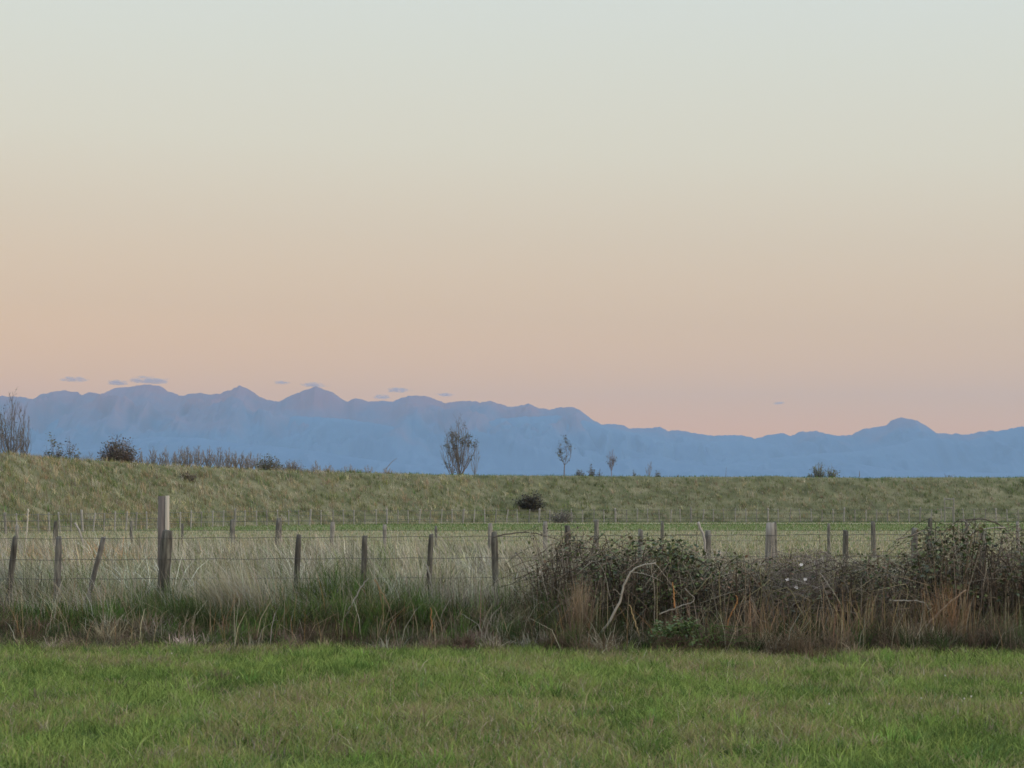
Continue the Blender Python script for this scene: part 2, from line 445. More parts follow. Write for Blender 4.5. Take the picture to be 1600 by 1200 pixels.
def range_mat(name, zline, low, high, lowb):
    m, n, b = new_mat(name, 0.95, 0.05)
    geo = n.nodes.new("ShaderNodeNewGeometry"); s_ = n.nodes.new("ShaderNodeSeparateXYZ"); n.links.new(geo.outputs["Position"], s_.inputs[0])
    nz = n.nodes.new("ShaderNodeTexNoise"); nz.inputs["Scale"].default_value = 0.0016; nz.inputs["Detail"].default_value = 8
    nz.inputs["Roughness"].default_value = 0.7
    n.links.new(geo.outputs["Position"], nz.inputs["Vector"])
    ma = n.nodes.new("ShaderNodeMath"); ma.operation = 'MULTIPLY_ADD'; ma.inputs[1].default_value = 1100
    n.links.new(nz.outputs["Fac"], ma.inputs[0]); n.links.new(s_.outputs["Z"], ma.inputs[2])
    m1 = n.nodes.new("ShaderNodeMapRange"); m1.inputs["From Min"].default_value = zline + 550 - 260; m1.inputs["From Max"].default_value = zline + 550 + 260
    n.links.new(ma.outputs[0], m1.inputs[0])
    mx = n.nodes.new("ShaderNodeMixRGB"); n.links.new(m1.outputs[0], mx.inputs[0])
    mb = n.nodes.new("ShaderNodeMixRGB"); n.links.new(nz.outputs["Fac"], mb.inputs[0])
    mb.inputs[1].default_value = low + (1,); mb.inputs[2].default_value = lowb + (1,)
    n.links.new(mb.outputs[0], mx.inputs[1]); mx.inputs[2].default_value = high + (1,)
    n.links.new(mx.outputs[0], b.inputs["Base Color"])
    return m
M_RANGE = range_mat("pink_lit_alpine_slopes", 830, (0.05, 0.12, 0.235), (0.20, 0.105, 0.13), (0.09, 0.16, 0.29))  # pink low sun on the tops and haze blue below put into colour
M_FOOT = range_mat("hazed_forest_foothills", 1900, (0.055, 0.13, 0.25), (0.2, 0.15, 0.18), (0.095, 0.17, 0.30))  # blue of the distant haze put into the forest colour
M_LOW = range_mat("hazed_bush_hills", 1900, (0.055, 0.125, 0.25), (0.2, 0.15, 0.18), (0.095, 0.17, 0.30))  # haze blue put into the bush colour as well
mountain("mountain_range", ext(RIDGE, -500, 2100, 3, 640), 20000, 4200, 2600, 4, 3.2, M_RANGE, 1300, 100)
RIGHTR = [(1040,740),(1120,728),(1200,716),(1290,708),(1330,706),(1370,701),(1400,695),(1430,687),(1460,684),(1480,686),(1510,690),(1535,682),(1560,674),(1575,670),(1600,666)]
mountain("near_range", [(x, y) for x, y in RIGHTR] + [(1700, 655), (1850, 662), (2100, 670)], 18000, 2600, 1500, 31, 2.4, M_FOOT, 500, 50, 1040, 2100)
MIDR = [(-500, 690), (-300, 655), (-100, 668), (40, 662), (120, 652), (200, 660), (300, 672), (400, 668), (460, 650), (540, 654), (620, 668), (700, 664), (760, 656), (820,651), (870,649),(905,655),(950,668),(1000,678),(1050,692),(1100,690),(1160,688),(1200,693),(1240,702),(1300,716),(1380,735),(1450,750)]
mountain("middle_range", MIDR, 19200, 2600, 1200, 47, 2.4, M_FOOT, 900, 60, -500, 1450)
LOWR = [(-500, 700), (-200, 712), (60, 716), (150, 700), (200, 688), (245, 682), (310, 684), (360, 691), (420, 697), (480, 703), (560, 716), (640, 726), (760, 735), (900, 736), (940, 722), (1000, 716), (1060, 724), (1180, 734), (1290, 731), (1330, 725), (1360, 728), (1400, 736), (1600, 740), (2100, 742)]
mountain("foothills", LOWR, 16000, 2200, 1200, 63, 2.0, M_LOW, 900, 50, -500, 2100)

# ------------------------------------------------------------------ clouds above the range (outside the haze)
def cloud_mat():
    m = bpy.data.materials.new("thin_cloud"); m.use_nodes = True; n = m.node_tree; n.nodes.clear()
    o = n.nodes.new("ShaderNodeOutputMaterial"); v = n.nodes.new("ShaderNodeVolumePrincipled")
    v.inputs["Color"].default_value = (0.46, 0.47, 0.60, 1)
    t = n.nodes.new("ShaderNodeTexCoord"); ln = n.nodes.new("ShaderNodeVectorMath"); ln.operation = 'LENGTH'
    n.links.new(t.outputs["Object"], ln.inputs[0])
    oi = n.nodes.new("ShaderNodeObjectInfo"); ad = n.nodes.new("ShaderNodeVectorMath"); ad.operation = 'MULTIPLY_ADD'
    ad.inputs[1].default_value = (3.4, 1.0, 1.9); n.links.new(t.outputs["Object"], ad.inputs[0]); n.links.new(oi.outputs["Location"], ad.inputs[2])
    nz = n.nodes.new("ShaderNodeTexNoise"); nz.inputs["Scale"].default_value = 1.0; nz.inputs["Detail"].default_value = 4; n.links.new(ad.outputs[0], nz.inputs["Vector"])
    a1 = n.nodes.new("ShaderNodeMath"); a1.operation = 'SUBTRACT'; n.links.new(nz.outputs["Fac"], a1.inputs[0]); a1.inputs[1].default_value = 0.42
    a2 = n.nodes.new("ShaderNodeMath"); a2.operation = 'MULTIPLY_ADD'; n.links.new(ln.outputs["Value"], a2.inputs[0]); a2.inputs[1].default_value = -0.42
    a3 = n.nodes.new("ShaderNodeMath"); a3.operation = 'ADD'; a3.inputs[1].default_value = 0.26; n.links.new(a1.outputs[0], a3.inputs[0]); n.links.new(a3.outputs[0], a2.inputs[2])
    a4 = n.nodes.new("ShaderNodeMath"); a4.operation = 'MULTIPLY'; a4.use_clamp = True; a4.inputs[1].default_value = 0.03; n.links.new(a2.outputs[0], a4.inputs[0])
    n.links.new(a4.outputs[0], v.inputs["Density"])
    n.links.new(v.outputs[0], o.inputs["Volume"]); return m
M_CLOUD = cloud_mat()
import bmesh
CL = [(115, 593, 40, 7, "faint thin cloud farthest left above the mountain ridge"),
      (183, 598, 30, 8, "small grey wisp of cloud just left of the highest summit's long cloud"),
      (235, 595, 62, 11, "longest grey cloud, lying right over the broad highest summit"),
      (440, 598, 22, 4, "tiny faint cloud between the two pointed peaks"),
      (490, 602, 40, 6, "thin cloud touching the tip of the second pointed peak"),
      (623, 610, 38, 7, "short lens-shaped cloud alone above the low saddle"),
      (597, 621, 26, 7, "pale cloud puff peeping over the ridge behind the low saddle"),
      (695, 617, 26, 5, "faint wisp beside the right shoulder of the rounded middle summit"),
      (1217, 630, 16, 4, "tiny solitary cloud high over the low right part of the range")]
for k, (px, py, w, h, lab) in enumerate(CL):
    D = 27000.0
    c = at(px, py, D); s = D / F
    bm = bmesh.new(); bmesh.ops.create_icosphere(bm, subdivisions=4, radius=1)
    for vv in bm.verts:
        p = vv.co.copy()
        f = 0.8 + 0.4 * float(vnoise(p.x * 3 + k * 7, p.y * 2 + p.z * 3, 1.0, k + 3, 3))
        vv.co = Vector((p.x * f, p.y * f, p.z * f * (1.0 if p.z > 0 else 0.6)))
    me = bpy.data.meshes.new("cloud"); bm.to_mesh(me); bm.free(); me.materials.append(M_CLOUD)
    o = bpy.data.objects.new("cloud", me); S.collection.objects.link(o); o.location = c; o.scale = (w * 0.62 * s, 320, h * 0.75 * s)
    tag(o, lab, "cloud", "small clouds over the mountain ridge")

# ------------------------------------------------------------------ foreground grass
def frustum_pts(n, y0, y1, margin=1.2, power=1.0):
    y = y0 + (y1 - y0) * R.uniform(0, 1, n) ** power
    x = R.uniform(-1, 1, n) * (0.25 * y + margin)
    return x, y

def edge_y(x):
    """where the lawn meets the rough strip: nearer on the right"""
    return 23.9 - 0.15 * (x + 6) * (x > -6) + (vnoise(x, x * 0, 1.6, 2, 4) - 0.5) * 1.7

n = 430000
x, y = frustum_pts(n, 12.0, 26.0, 1.5)
m = y < edge_y(x) + 0.3 + np.abs(R.normal(0, .55, n)); x, y = x[m], y[m]; n = len(x)
dry = vnoise(x, y * 0.55, 1.0, 40, 4); dry2 = vnoise(x, y * 0.5, 0.35, 41, 3); lush = vnoise(x, y * 0.5, 0.42, 44, 3)
dens = vnoise(x, y, 0.5, 47, 3)
m = dens > R.uniform(0.15, 0.55, n) * 0.8; x, y, dry, dry2, lush = x[m], y[m], dry[m], dry2[m], lush[m]; n = len(x)
score = dry * 1.25 + dry2 * 0.6 + R.normal(0, 0.13, n) + 0.10 * np.clip((y - 19) / 6, 0, 1)
isdry = score > 1.02
c = np.where((R.uniform(0, 1, n) < 0.28 + 0.3 * (lush < 0.42))[:, None], GREEN2, GREEN) * R.normal(1, 0.32, (n, 1)).clip(.4, 1.9)
c = c * (0.85 + 0.4 * lush[:, None]) * np.array([1.12, 1.0, 1.2])
cd = pick(n, [(.21, .235, .095), (.26, .23, .14), GREYSTRAW, (0.19, 0.165, 0.105), (0.17, 0.22, 0.07)], [5, 1.2, 1.2, 1.8, 4.5])
c = np.where(isdry[:, None], cd, c)
stalk = R.uniform(0, 1, n) < 0.03 * (dry > .45)
c = np.where(stalk[:, None], pick(n, [STRAW, GREYSTRAW, TAN], [3, 2, 2]), c)
H = R.gamma(5, 0.0105, n) * (0.6 + 0.9 * lush) + 0.02; H = np.where(stalk, H * 1.3 + 0.03, H)
Wd = np.where(stalk, 0.004, R.uniform(0.004, 0.010, n))
P = np.stack([x, y, gz(x, y) - 0.01], 1)
A = Acc(); A.add(*blades(P, H, Wd, R.uniform(0, 2 * math.pi, n), np.abs(R.normal(0.7, 0.5, n)), c, c * np.array([1.25, 1.12, 1.05]), 0.08))
nt_ = 1300
cx, cy = frustum_pts(nt_, 12.5, 24.5, 1.0); m = cy < edge_y(cx) + .2; cx, cy = cx[m], cy[m]; nt_ = len(cx)
tcol = pick(nt_, [GREEN, GREEN2, (.18, .25, .06), (.21, .22, .10), (.24, .20, .13), (.09, .15, .05)], [3, 3, 3, 2, 1.4, 2], .2)
th_ = R.uniform(.07, .19, nt_)
x, y, k, a_ = tufts(cx, cy, 34, R.uniform(.03, .12, nt_)); n = len(x)
c = tcol[k] * R.normal(1, .2, (n, 1)).clip(.5, 1.6)
A.add(*arcs(np.stack([x, y, gz(x, y) - .01], 1), th_[k] * R.uniform(.5, 1.25, n), R.uniform(.004, .009, n), a_, np.abs(R.normal(.8, .35, n)), c, c * 1.12))
gr = A.build("grass", M_GRASS); tag(gr, "short green paddock grass with dry tufts across the foreground", "grass", kind="stuff")

# small white clover flowers in the lawn
CLV = [(1477, 1085), (1507, 1130), (1518, 1126), (1596, 1120), (268, 1042), (1296, 1135), (1440, 1128)]

# ------------------------------------------------------------------ pale tall grass between the fences
def leftness(x, y): return 1 / (1 + np.exp((x / (0.25 * y) - 0.12) * 5))
A = Acc()
n = 60000                                                   # thin base layer
x, y = frustum_pts(n, 28.0, 66.0, 1.5, 1.25)
lr = leftness(x, y)
c = pick(n, [GREYSTRAW, STRAW, OLIVE, GREEN2, TAN], [5, 2, 3.2, 1.6, 1.2])
H = (0.10 + 0.16 * lr) * R.uniform(0.5, 1.3, n)
A.add(*blades(np.stack([x, y, gz(x, y) - 0.02], 1), H, R.uniform(0.008, 0.016, n), R.uniform(0, 6.28, n), np.abs(R.normal(.5, .3, n)), c, c * 1.08, .05))
nt_ = 5200                                                  # tussocks, denser and taller at the left
x, y = frustum_pts(nt_, 29.0, 66.0, 1.5, 1.2); lr = leftness(x, y)
m = R.uniform(0, 1, nt_) < 0.15 + 0.85 * lr; cx, cy, lr = x[m], y[m], lr[m]; nt_ = len(cx)
th_ = (0.24 + 0.55 * lr * R.uniform(0.2, 1.45, nt_)) * np.clip(1.25 - (cy - 30) / 75, .7, 1.2)
tcol = pick(nt_, [GREYSTRAW, STRAW, PALE, OLIVE, (.10, .13, .05), TAN, (.15, .135, .10)], [4, 1.2, 1.8, 3.0, 2.0, .8, 3.2], .30) * np.array([.92, .95, .97]) * (.62 + .75 * vnoise(cx, cy * .6, 1.3, 61, 2))[:, None]
rust = np.exp(-((cx + 8.9) ** 2 + (cy - 43) ** 2) / 3.5); tcol = np.where((R.uniform(0, 1, nt_) < rust)[:, None], np.array([.42, .25, .13]), tcol)
x, y, k, a_ = tufts(cx, cy, 55, 0.13 + 0.10 * R.uniform(0, 1, nt_)); n = len(x)
c = tcol[k] * R.normal(1, .2, (n, 1)).clip(.5, 1.6)
tl = R.normal(math.pi, .7, nt_)[k]                          # blown over, mostly to the left
ld = np.where(R.uniform(0, 1, n) < .55, tl, a_)
A.add(*arcs(np.stack([x, y, gz(x, y) - .02], 1), th_[k] * R.uniform(.6, 1.25, n), R.uniform(.006, .014, n) * (.7 + y / 80), ld, np.abs(R.normal(.85, .35, n)), c, c * 1.15))
n = 9000                                                    # seed stalks standing above the rest
x, y = frustum_pts(n, 30.0, 60.0, 1.5, 1.2); lr = leftness(x, y); m = R.uniform(0, 1, n) < lr ** 1.5; x, y = x[m], y[m]; n = len(x)
c = pick(n, [GREYSTRAW, PALE, STRAW], [2, 3, 1])
A.add(*arcs(np.stack([x, y, gz(x, y) - .02], 1), R.uniform(.7, 1.45, n), .008 * (.7 + y / 80), R.normal(math.pi, .5, n), np.abs(R.normal(.6, .35, n)), c))
o = A.build("tall_dry_grass", M_GRASS); tag(o, "tall pale dry grass filling the strip between the two wire fences", "dry grass", kind="stuff")

# ------------------------------------------------------------------ pasture beyond the middle fence
n = 150000
x, y = frustum_pts(n, 62.0, 178.0, 4, 1.5)
h_, d_ = bank_h(x, y)
m = h_ < 0.1; x, y = x[m], y[m]; n = len(x)
lush = ((y > 120) & (y < 142)) | (y > 158)
c = pick(n, [(0.20, 0.21, 0.11), GREYSTRAW, GREEN2, STRAW], [4, 4, .7, 1.6], 0.12)
c = np.where(((y > 118) & (y < 150) & (R.uniform(0, 1, n) < 0.7))[:, None], pick(n, [(.13, .18, .065), (.11, .16, .05)], [1, 1]), c)
c = np.where(((y > 150) & (y < 155))[:, None], pick(n, [(.06, .095, .03), GREEN2], [1, 1]), c)
c = np.where((y > 164)[:, None], pick(n, [(.07, .11, .035), GREEN2], [1, 1]), c)
H = R.uniform(0.05, 0.16, n)
P = np.stack([x, y, np.zeros(n) - 0.01], 1)
A = Acc(); A.add(*blades(P, H, R.uniform(0.015, 0.05, n), R.uniform(0, 6.28, n), np.abs(R.normal(0.4, 0.3, n)), c))
o = A.build("pasture_grass", M_GRASS); tag(o, "grazed grey-green pasture reaching from the second fence to the grassy bank", "pasture", kind="stuff")

# ------------------------------------------------------------------ rough grass on the bank
def bank_pts(n):
    x = R.uniform(-58, 60, n); y = R.uniform(60, 196, n)
    m = (np.abs(x) < 0.25 * y + 6); x, y = x[m], y[m]
    h_, d_ = bank_h(x, y)
    m = (h_ > -0.02) & (d_ < 10.5) & ((d_ > 1.6) | (R.uniform(0, 1, len(x)) < .5)); return x[m], y[m], h_[m], d_[m]
A = Acc()
x, y, h_, d_ = bank_pts(300000); n = len(x)
pat = vnoise(x, y, 1.7, 80, 4)
c = pick(n, [OLIVE, STRAW, GREYSTRAW, TAN, GREEN2, (0.08, 0.105, 0.035)], [4, 1.5, 2, 1.6, 1.5, 2], 0.25)
c = np.where(((d_ < 1.9) & (x > -9))[:, None], pick(n, [(.09, .16, .04), GREEN2], [1, 1]), c)
A.add(*blades(np.stack([x, y, h_ - .03], 1), (.10 + .16 * pat) * R.uniform(.6, 1.3, n), R.uniform(.02, .05, n), R.uniform(0, 6.28, n), np.abs(R.normal(.5, .35, n)), c))
cx, cy, h_, d_ = bank_pts(95000); nt_ = len(cx)
pat2 = vnoise(cx, cy, 4.5, 83, 3); lft = np.clip(-cx / 30, 0, 1)
tcol = pick(nt_, [OLIVE, STRAW, GREYSTRAW, TAN, (0.13, .145, .06)], [3.5, 1.6, 2.4, 2.6, 2], .28)
tg = pick(nt_, [GREEN2, (0.08, 0.105, 0.04), OLIVE, (0.10, .14, .04)], [1, 3, 2.6, 1], .28)
tcol = np.where((pat2 + R.normal(0, .14, nt_) > 0.52 + 0.16 * lft)[:, None], tg, tcol)
tcol = np.where((R.uniform(0, 1, nt_) < .35 * lft)[:, None], pick(nt_, [(.24, .20, .12), (.28, .24, .155)], [3, 1], .2), tcol)
tcol = tcol * (1 - .12 * np.clip((cx + 5) / 15, 0, 1))[:, None]
th_ = R.uniform(.30, .72, nt_) * (1 - .35 * (d_ < 2.2)) * (1 - .6 * ((d_ < 1.8) & (cx > -9))) * (1 - .25 * np.clip((cx + 5) / 15, 0, 1))
x, y, k, a_ = tufts(cx, cy, 9, R.uniform(.08, .22, nt_)); n = len(x); h_, d_ = bank_h(x, y)
c = tcol[k] * R.normal(1, .2, (n, 1)).clip(.5, 1.6)
ld = np.where(R.uniform(0, 1, n) < .4, math.pi * .85, a_)
A.add(*arcs(np.stack([x, y, h_ - .03], 1), th_[k] * R.uniform(.6, 1.2, n), R.uniform(.013, .028, n), ld, np.abs(R.normal(.5, .3, n)), c, c * 1.1))
o = A.build("bank_grass", M_GRASS); tag(o, "long rough olive and straw grass covering the raised bank", "rough grass", kind="stuff")

# ------------------------------------------------------------------ rough strip in front of and around the near fence
A = Acc()
n = 120000
x = R.uniform(-9.5, 9.5, n); ey = edge_y(x); y = ey + R.uniform(0, 1, n) * (30.2 - ey) - np.abs(R.normal(0, .35, n)); u = np.clip((y - ey) / 4.5, 0, 1)
right = 1 / (1 + np.exp(-(x - 0.6) * 1.6)); br = (u < .3 + .15 * R.normal(0, 1, n)) | (R.uniform(0, 1, n) < .25 + .4 * right)
c = np.where(br[:, None], pick(n, [(.075, .058, .042), TAN, (0.13, 0.10, 0.07), DARKG], [5, .8, 2.4, 3]), pick(n, [GREEN2, DARKG, OLIVE, (0.06, 0.10, 0.03)], [1.6, 2.6, 1.2, 3]))  # short growth coloured darker to suggest deep shaded gaps at the base
A.add(*arcs(np.stack([x, y, gz(x, y) - .02], 1), (.10 + .2 * u) * R.uniform(.5, 1.4, n), R.uniform(.004, .008, n), R.uniform(0, 6.28, n), np.abs(R.normal(.8, .4, n)), c, c * 1.1))
nt_ = 2700
cx = R.uniform(-9.3, 9.3, nt_); ey = edge_y(cx); u = R.uniform(0, 1, nt_) ** .8; cy = ey + .25 + u * 5.6 + R.normal(0, .3, nt_) * (u < .25)
right = 1 / (1 + np.exp(-(cx - 0.4) * 1.6)); pt = vnoise(cx, cy, 1.1, 90, 3)
th_ = (.16 + .72 * u * (.1 + 1.25 * pt) * (.45 + 1.1 * vnoise(cx, cy * .4, 1.3, 95, 2)) + .16 * right) * R.uniform(.6, 1.25, nt_)
tb = pick(nt_, [(.085, .065, .045), (.20, .165, .11), (0.13, 0.10, 0.07), GREYSTRAW, (0.15, 0.11, 0.085), DARKG], [4, 1.6, 3, .8, 2, 2.5], .3)
tg = pick(nt_, [GREEN2, DARKG, OLIVE, (0.06, 0.10, 0.03), (0.08, .14, .03)], [2, 3, 1.6, 3, 1], .25)
tcol = np.where(((u < .26 + .10 * R.normal(0, 1, nt_)) | (R.uniform(0, 1, nt_) < .12 + .5 * right))[:, None], tb, tg)
tcol = np.where((R.uniform(0, 1, nt_) < .10 * (u > .4) + .35 * (u > .75))[:, None], pick(nt_, [GREYSTRAW, STRAW, PALE], [4, 2, 1.5]), tcol)
x, y, k, a_ = tufts(cx, cy, 75, R.uniform(.05, .16, nt_)); n = len(x)
c = tcol[k] * R.normal(1, .22, (n, 1)).clip(.45, 1.7)
tl = R.uniform(0, 6.28, nt_)[k]; ld = np.where(R.uniform(0, 1, n) < .35, tl, a_)
A.add(*arcs(np.stack([x, y, gz(x, y) - .02], 1), th_[k] * R.uniform(.55, 1.35, n), R.uniform(.004, .009, n), ld, np.abs(R.normal(.85, .4, n)), c, c * 1.12))
n = 3600                                                    # pale wisps partly hiding the left posts
x = R.uniform(-8.5, 1.0, n); y = R.uniform(26.0, 29.0, n); m = vnoise(x, y, .9, 97, 2) > R.uniform(.3, .6, n); x, y = x[m], y[m]; n = len(x)
c = pick(n, [GREYSTRAW, PALE, STRAW, OLIVE], [4, 2, 1, 2], .25)
A.add(*arcs(np.stack([x, y, gz(x, y) - .02], 1), R.uniform(.45, .95, n), R.uniform(.004, .008, n), R.normal(math.pi, .9, n), np.abs(R.normal(.7, .4, n)), c))
n = 5200                                                    # single dry stalks
x = R.uniform(-9, 9, n); ey = edge_y(x); y = ey + 0.4 + R.uniform(0, 1, n) * (29.8 - ey); right = 1 / (1 + np.exp(-(x - 0.4) * 1.6))
m = R.uniform(0, 1, n) < .6 + .4 * right; x, y = x[m], y[m]; n = len(x)
c = pick(n, [STRAW, TAN, RUST, (0.30, 0.19, 0.09), GREYSTRAW, (.2, .13, .09)], [2, 3, .5, 1.2, 4, 3])
A.add(*arcs(np.stack([x, y, gz(x, y) - .02], 1), R.uniform(.3, .95, n), R.uniform(.004, .009, n), R.uniform(0, 6.28, n), np.abs(R.normal(.7, .5, n)), c))
o = A.build("rough_grass", M_GRASS); tag(o, "dark tangled rough grass and brown stalks along the foot of the near fence", "rough grass", kind="stuff")

# ------------------------------------------------------------------ fences
def post_mesh(acc, base, top, w, d, seed, taper=0.92):
    """roughly split post between two points, with an uneven top"""
    rr = np.random.default_rng(seed)
    base = np.array(base, float); top = np.array(top, float)
    ks = 7; an = np.arange(ks) * 2 * math.pi / ks + rr.uniform(0, 1)
    rx = w * 0.5 * rr.uniform(0.86, 1.12, ks); ry = d * 0.5 * rr.uniform(0.8, 1.12, ks)
    rings = []
    for t in (0, 0.3, 0.6, 0.9, 1.0):
        c = base + (top - base) * t; k = 1 - (1 - taper) * t
        kk = k * (1 + rr.normal(0, 0.05)) * (0.86 if t == 1.0 else 1)
        r = np.stack([np.cos(an) * rx * kk, np.sin(an) * ry * kk, np.zeros(ks)], 1) + c
        if t == 1.0: r[:, 2] += rr.uniform(-0.015, 0.02, ks)
        rings.append(r)
    V = np.concatenate(rings + [[top + [0, 0, 0.01]]]); Fc = []
    for q in range(4):
        for k in range(ks):
            a, b = q * ks + k, q * ks + (k + 1) % ks
            Fc += [[a, b, b + ks], [a, b + ks, a + ks]]
    for k in range(ks): Fc.append([4 * ks + k, 4 * ks + (k + 1) % ks, 5 * ks])
    acc.add(V, Fc, np.full((len(V), 3), 0.1))

def post(parent, px_t, py_t, px_b, Y, w_px, mat, seed, name="post", label=None, depth=None):
    t = np.array(at(px_t, py_t, Y)); b0 = at(px_b, 784, Y)
    gzv = float(gz(b0[0], Y)) - 0.25
    pyb = 784 + (CAMZ - gzv) / Y * F
    # base point: extrapolate from visible bottom (about py 930 near) - keep px_b at ground
    b = np.array([b0[0], Y, gzv])
    w = w_px / F * Y
    A = Acc(); post_mesh(A, b, t, w, depth or w, seed)
    o = mesh_obj(name, np.concatenate(A.V), np.concatenate(A.F), mat, parent)
    if label: o["label"] = label
    return o

def wire(parent, pts, r, name="wire", seed=0):
    A = Acc(); tube(A, pts, r, (0.1, 0.1, 0.1), 4)
    return mesh_obj(name, np.concatenate(A.V), np.concatenate(A.F), M_WIRE, parent)

YN = 28.0
fence = empty("wire_fence", (0, YN, 0), "near wire fence of weathered grey posts standing in rough growth behind the lawn", "fence")
NEAR = [(24, 839, 8, 9.5, 'd', None), (92, 839, 89, 12, 'm', None), (162, 840, 122, 9, 'm', "thin post leaning to the right"), (262, 829, 252, 20, 'd', "thickest dark round post"),
        (467, 836, 459, 10, 'd', None), (570, 838, 566, 11, 'd', None), (674, 835, 666, 9.5, 'd', None), (772, 832, 776, 10.5, 'd', None), (886, 822, 889, 12, 'd', "dark post wrapped in dead vines"),
        (1001, 828, 1000, 9, 'm', None), (1106, 830, 1102, 11, 'm', None), (1204, 818, 1202, 18, 'p', "thick pale grey post"), (1321, 829, 1317, 10.5, 'd', None),
        (1429, 826, 1427, 12, 'm', None), (1535, 830, 1534, 11, 'm', None), (-80, 838, -84, 10, 'd', None), (1640, 828, 1640, 12, 'm', None)]
for k, (xt, yt, xb, w, kd, lab) in enumerate(NEAR):
    post(fence, xt, yt, xb, YN, w, {'d': M_WOOD, 'm': M_WOODMID, 'p': M_WOODPALE}[kd], 100 + k, label=lab)
for k, (yl, yr) in enumerate([(842, 834), (875, 868), (905, 900), (940, 935)]):
    pts = []
    for px in range(-140, 1741, 20):
        t = px / 1600
        sag = 0.006 * math.sin(px / 103 * math.pi * 2)
        p = at(px, yl + (yr - yl) * t, YN - 0.07); pts.append((p[0], p[1], p[2] + sag))
    wire(fence, pts, 0.0036)

YM = 62.0
fence2 = empty("wire_fence", (0, YM, 0), "second wire fence farther back, its grey posts rising out of tall pale grass", "fence")
MID = [(-30, 815, -32, 7, 'm'), (27, 821, 26, 6, 'p'), (87, 815, 87, 8, 'd'), (205, 815, 206, 5, 'm'), (285, 819, 285, 4.5, 'm'), (363, 812, 364, 9, 'm'), (436, 810, 434, 9.5, 'm'),
       (520, 816, 518, 8, 'p'), (601, 820, 601, 6, 'p'), (681, 822, 681, 5, 'm'), (766, 818, 765, 8, 'p'), (852, 815, 852, 8, 'p'), (932, 812, 931, 8, 'm'), (1035, 815, 1034, 6, 'm'),
       (1211, 816, 1211, 6, 'm'), (1295, 818, 1294, 5, 'm'), (1364, 815, 1365, 8, 'm'), (1453, 811, 1453, 7, 'd'), (1510, 812, 1511, 6, 'm'), (1590, 815, 1590, 6, 'p'), (1660, 815, 1661, 7, 'm')]
for k, (xt, yt, xb, w, kd) in enumerate(MID):
    post(fence2, xt, yt, xb, YM, w, {'d': M_WOOD, 'm': M_WOODMID, 'p': M_WOODPALE}[kd], 200 + k)
for yy in (814.5, 829, 845):
    wire(fence2, [at(px, yy, YM - 0.06) for px in range(-160, 1761, 60)], 0.0048)

# far fence at the foot of the bank: follows the bank, battens close together
fp = []
for px in np.linspace(-40, 1640, 100):
    lo, hi = 60.0, 183.0
    for _ in range(22):
        mid = (lo + hi) / 2; h_, d_ = bank_h([(px - 800) / F * mid], [mid])
        if d_[0] < 11.2: hi = mid
        else: lo = mid
    fp.append(((px - 800) / F * lo, lo))
fence3 = empty("batten_fence", (0, 170, 0), "far fence of many close pale battens running along the foot of the bank", "fence")
for k, (x_, y_) in enumerate(fp):
    A = Acc(); big = (k % 7 == 3)
    hgt = 1.08 + R.uniform(-.05, .07) + (0.1 if big else 0)
    post_mesh(A, (x_ + R.normal(0, .02), y_, -0.1), (x_ + R.normal(0, .05), y_, hgt), 0.15 if big else 0.09, 0.08, 300 + k)
    mesh_obj("batten" if not big else "post", np.concatenate(A.V), np.concatenate(A.F), M_WOODLIGHT if k % 3 else M_WOODPALE, fence3)
for z_ in (0.35, 0.7, 1.02):
    wire(fence3, [(x_, y_ - 0.05, z_) for x_, y_ in fp], 0.012)

# tall board behind the big post: dark face, light on its right side painted as a cream strip
pT = at(256, 775, 31.0)
bw, bd = 0.155, 0.10
brd = empty("marker_post", (pT[0], 31.0, 0), "tall flat grey board with light painted cream on its right edge, directly behind the thickest fence post", "marker post")
def box(x0, x1, y0, y1, z0, z1):
    V = np.array([(x, y, z) for z in (z0, z1) for y in (y0, y1) for x in (x0, x1)], float)
    return V, np.array([[0, 2, 3, 1], [4, 5, 7, 6], [0, 1, 5, 4], [2, 6, 7, 3], [0, 4, 6, 2], [1, 3, 7, 5]])
V, Fc = box(pT[0] - bw / 2, pT[0] + bw / 2 - 0.045, 31 - bd / 2, 31 + bd / 2, -0.2, pT[2]); mesh_obj("board", V, Fc, M_BOARD, brd)
V, Fc = box(pT[0] + bw / 2 - 0.045, pT[0] + bw / 2, 31 - bd / 2 - 0.004, 31 + bd / 2 + 0.004, -0.2, pT[2] + 0.006); mesh_obj("lit_edge_strip", V, Fc, M_EDGE_LIT, brd)

# narrow frame of two pale posts near the bank foot at the right
pf = at(1483, 778, 166.0)
fr = empty("stile_frame", (pf[0], 166, 0), "narrow frame of two pale posts with rails, before the bank at right", "stile")
for sgn in (-1, 1):
    A = Acc(); post_mesh(A, (pf[0] + sgn * .37, 166, -.1), (pf[0] + sgn * .37, 166, pf[2]), 0.11, 0.11, 500 + sgn); mesh_obj("post", np.concatenate(A.V), np.concatenate(A.F), M_WOODPALE, fr)
for z_ in (pf[2] - 0.15, pf[2] - 0.85):
    V, Fc = box(pf[0] - 0.31, pf[0] + 0.31, 165.97, 166.03, z_, z_ + 0.10); mesh_obj("rail", V, Fc, M_WOODPALE, fr)

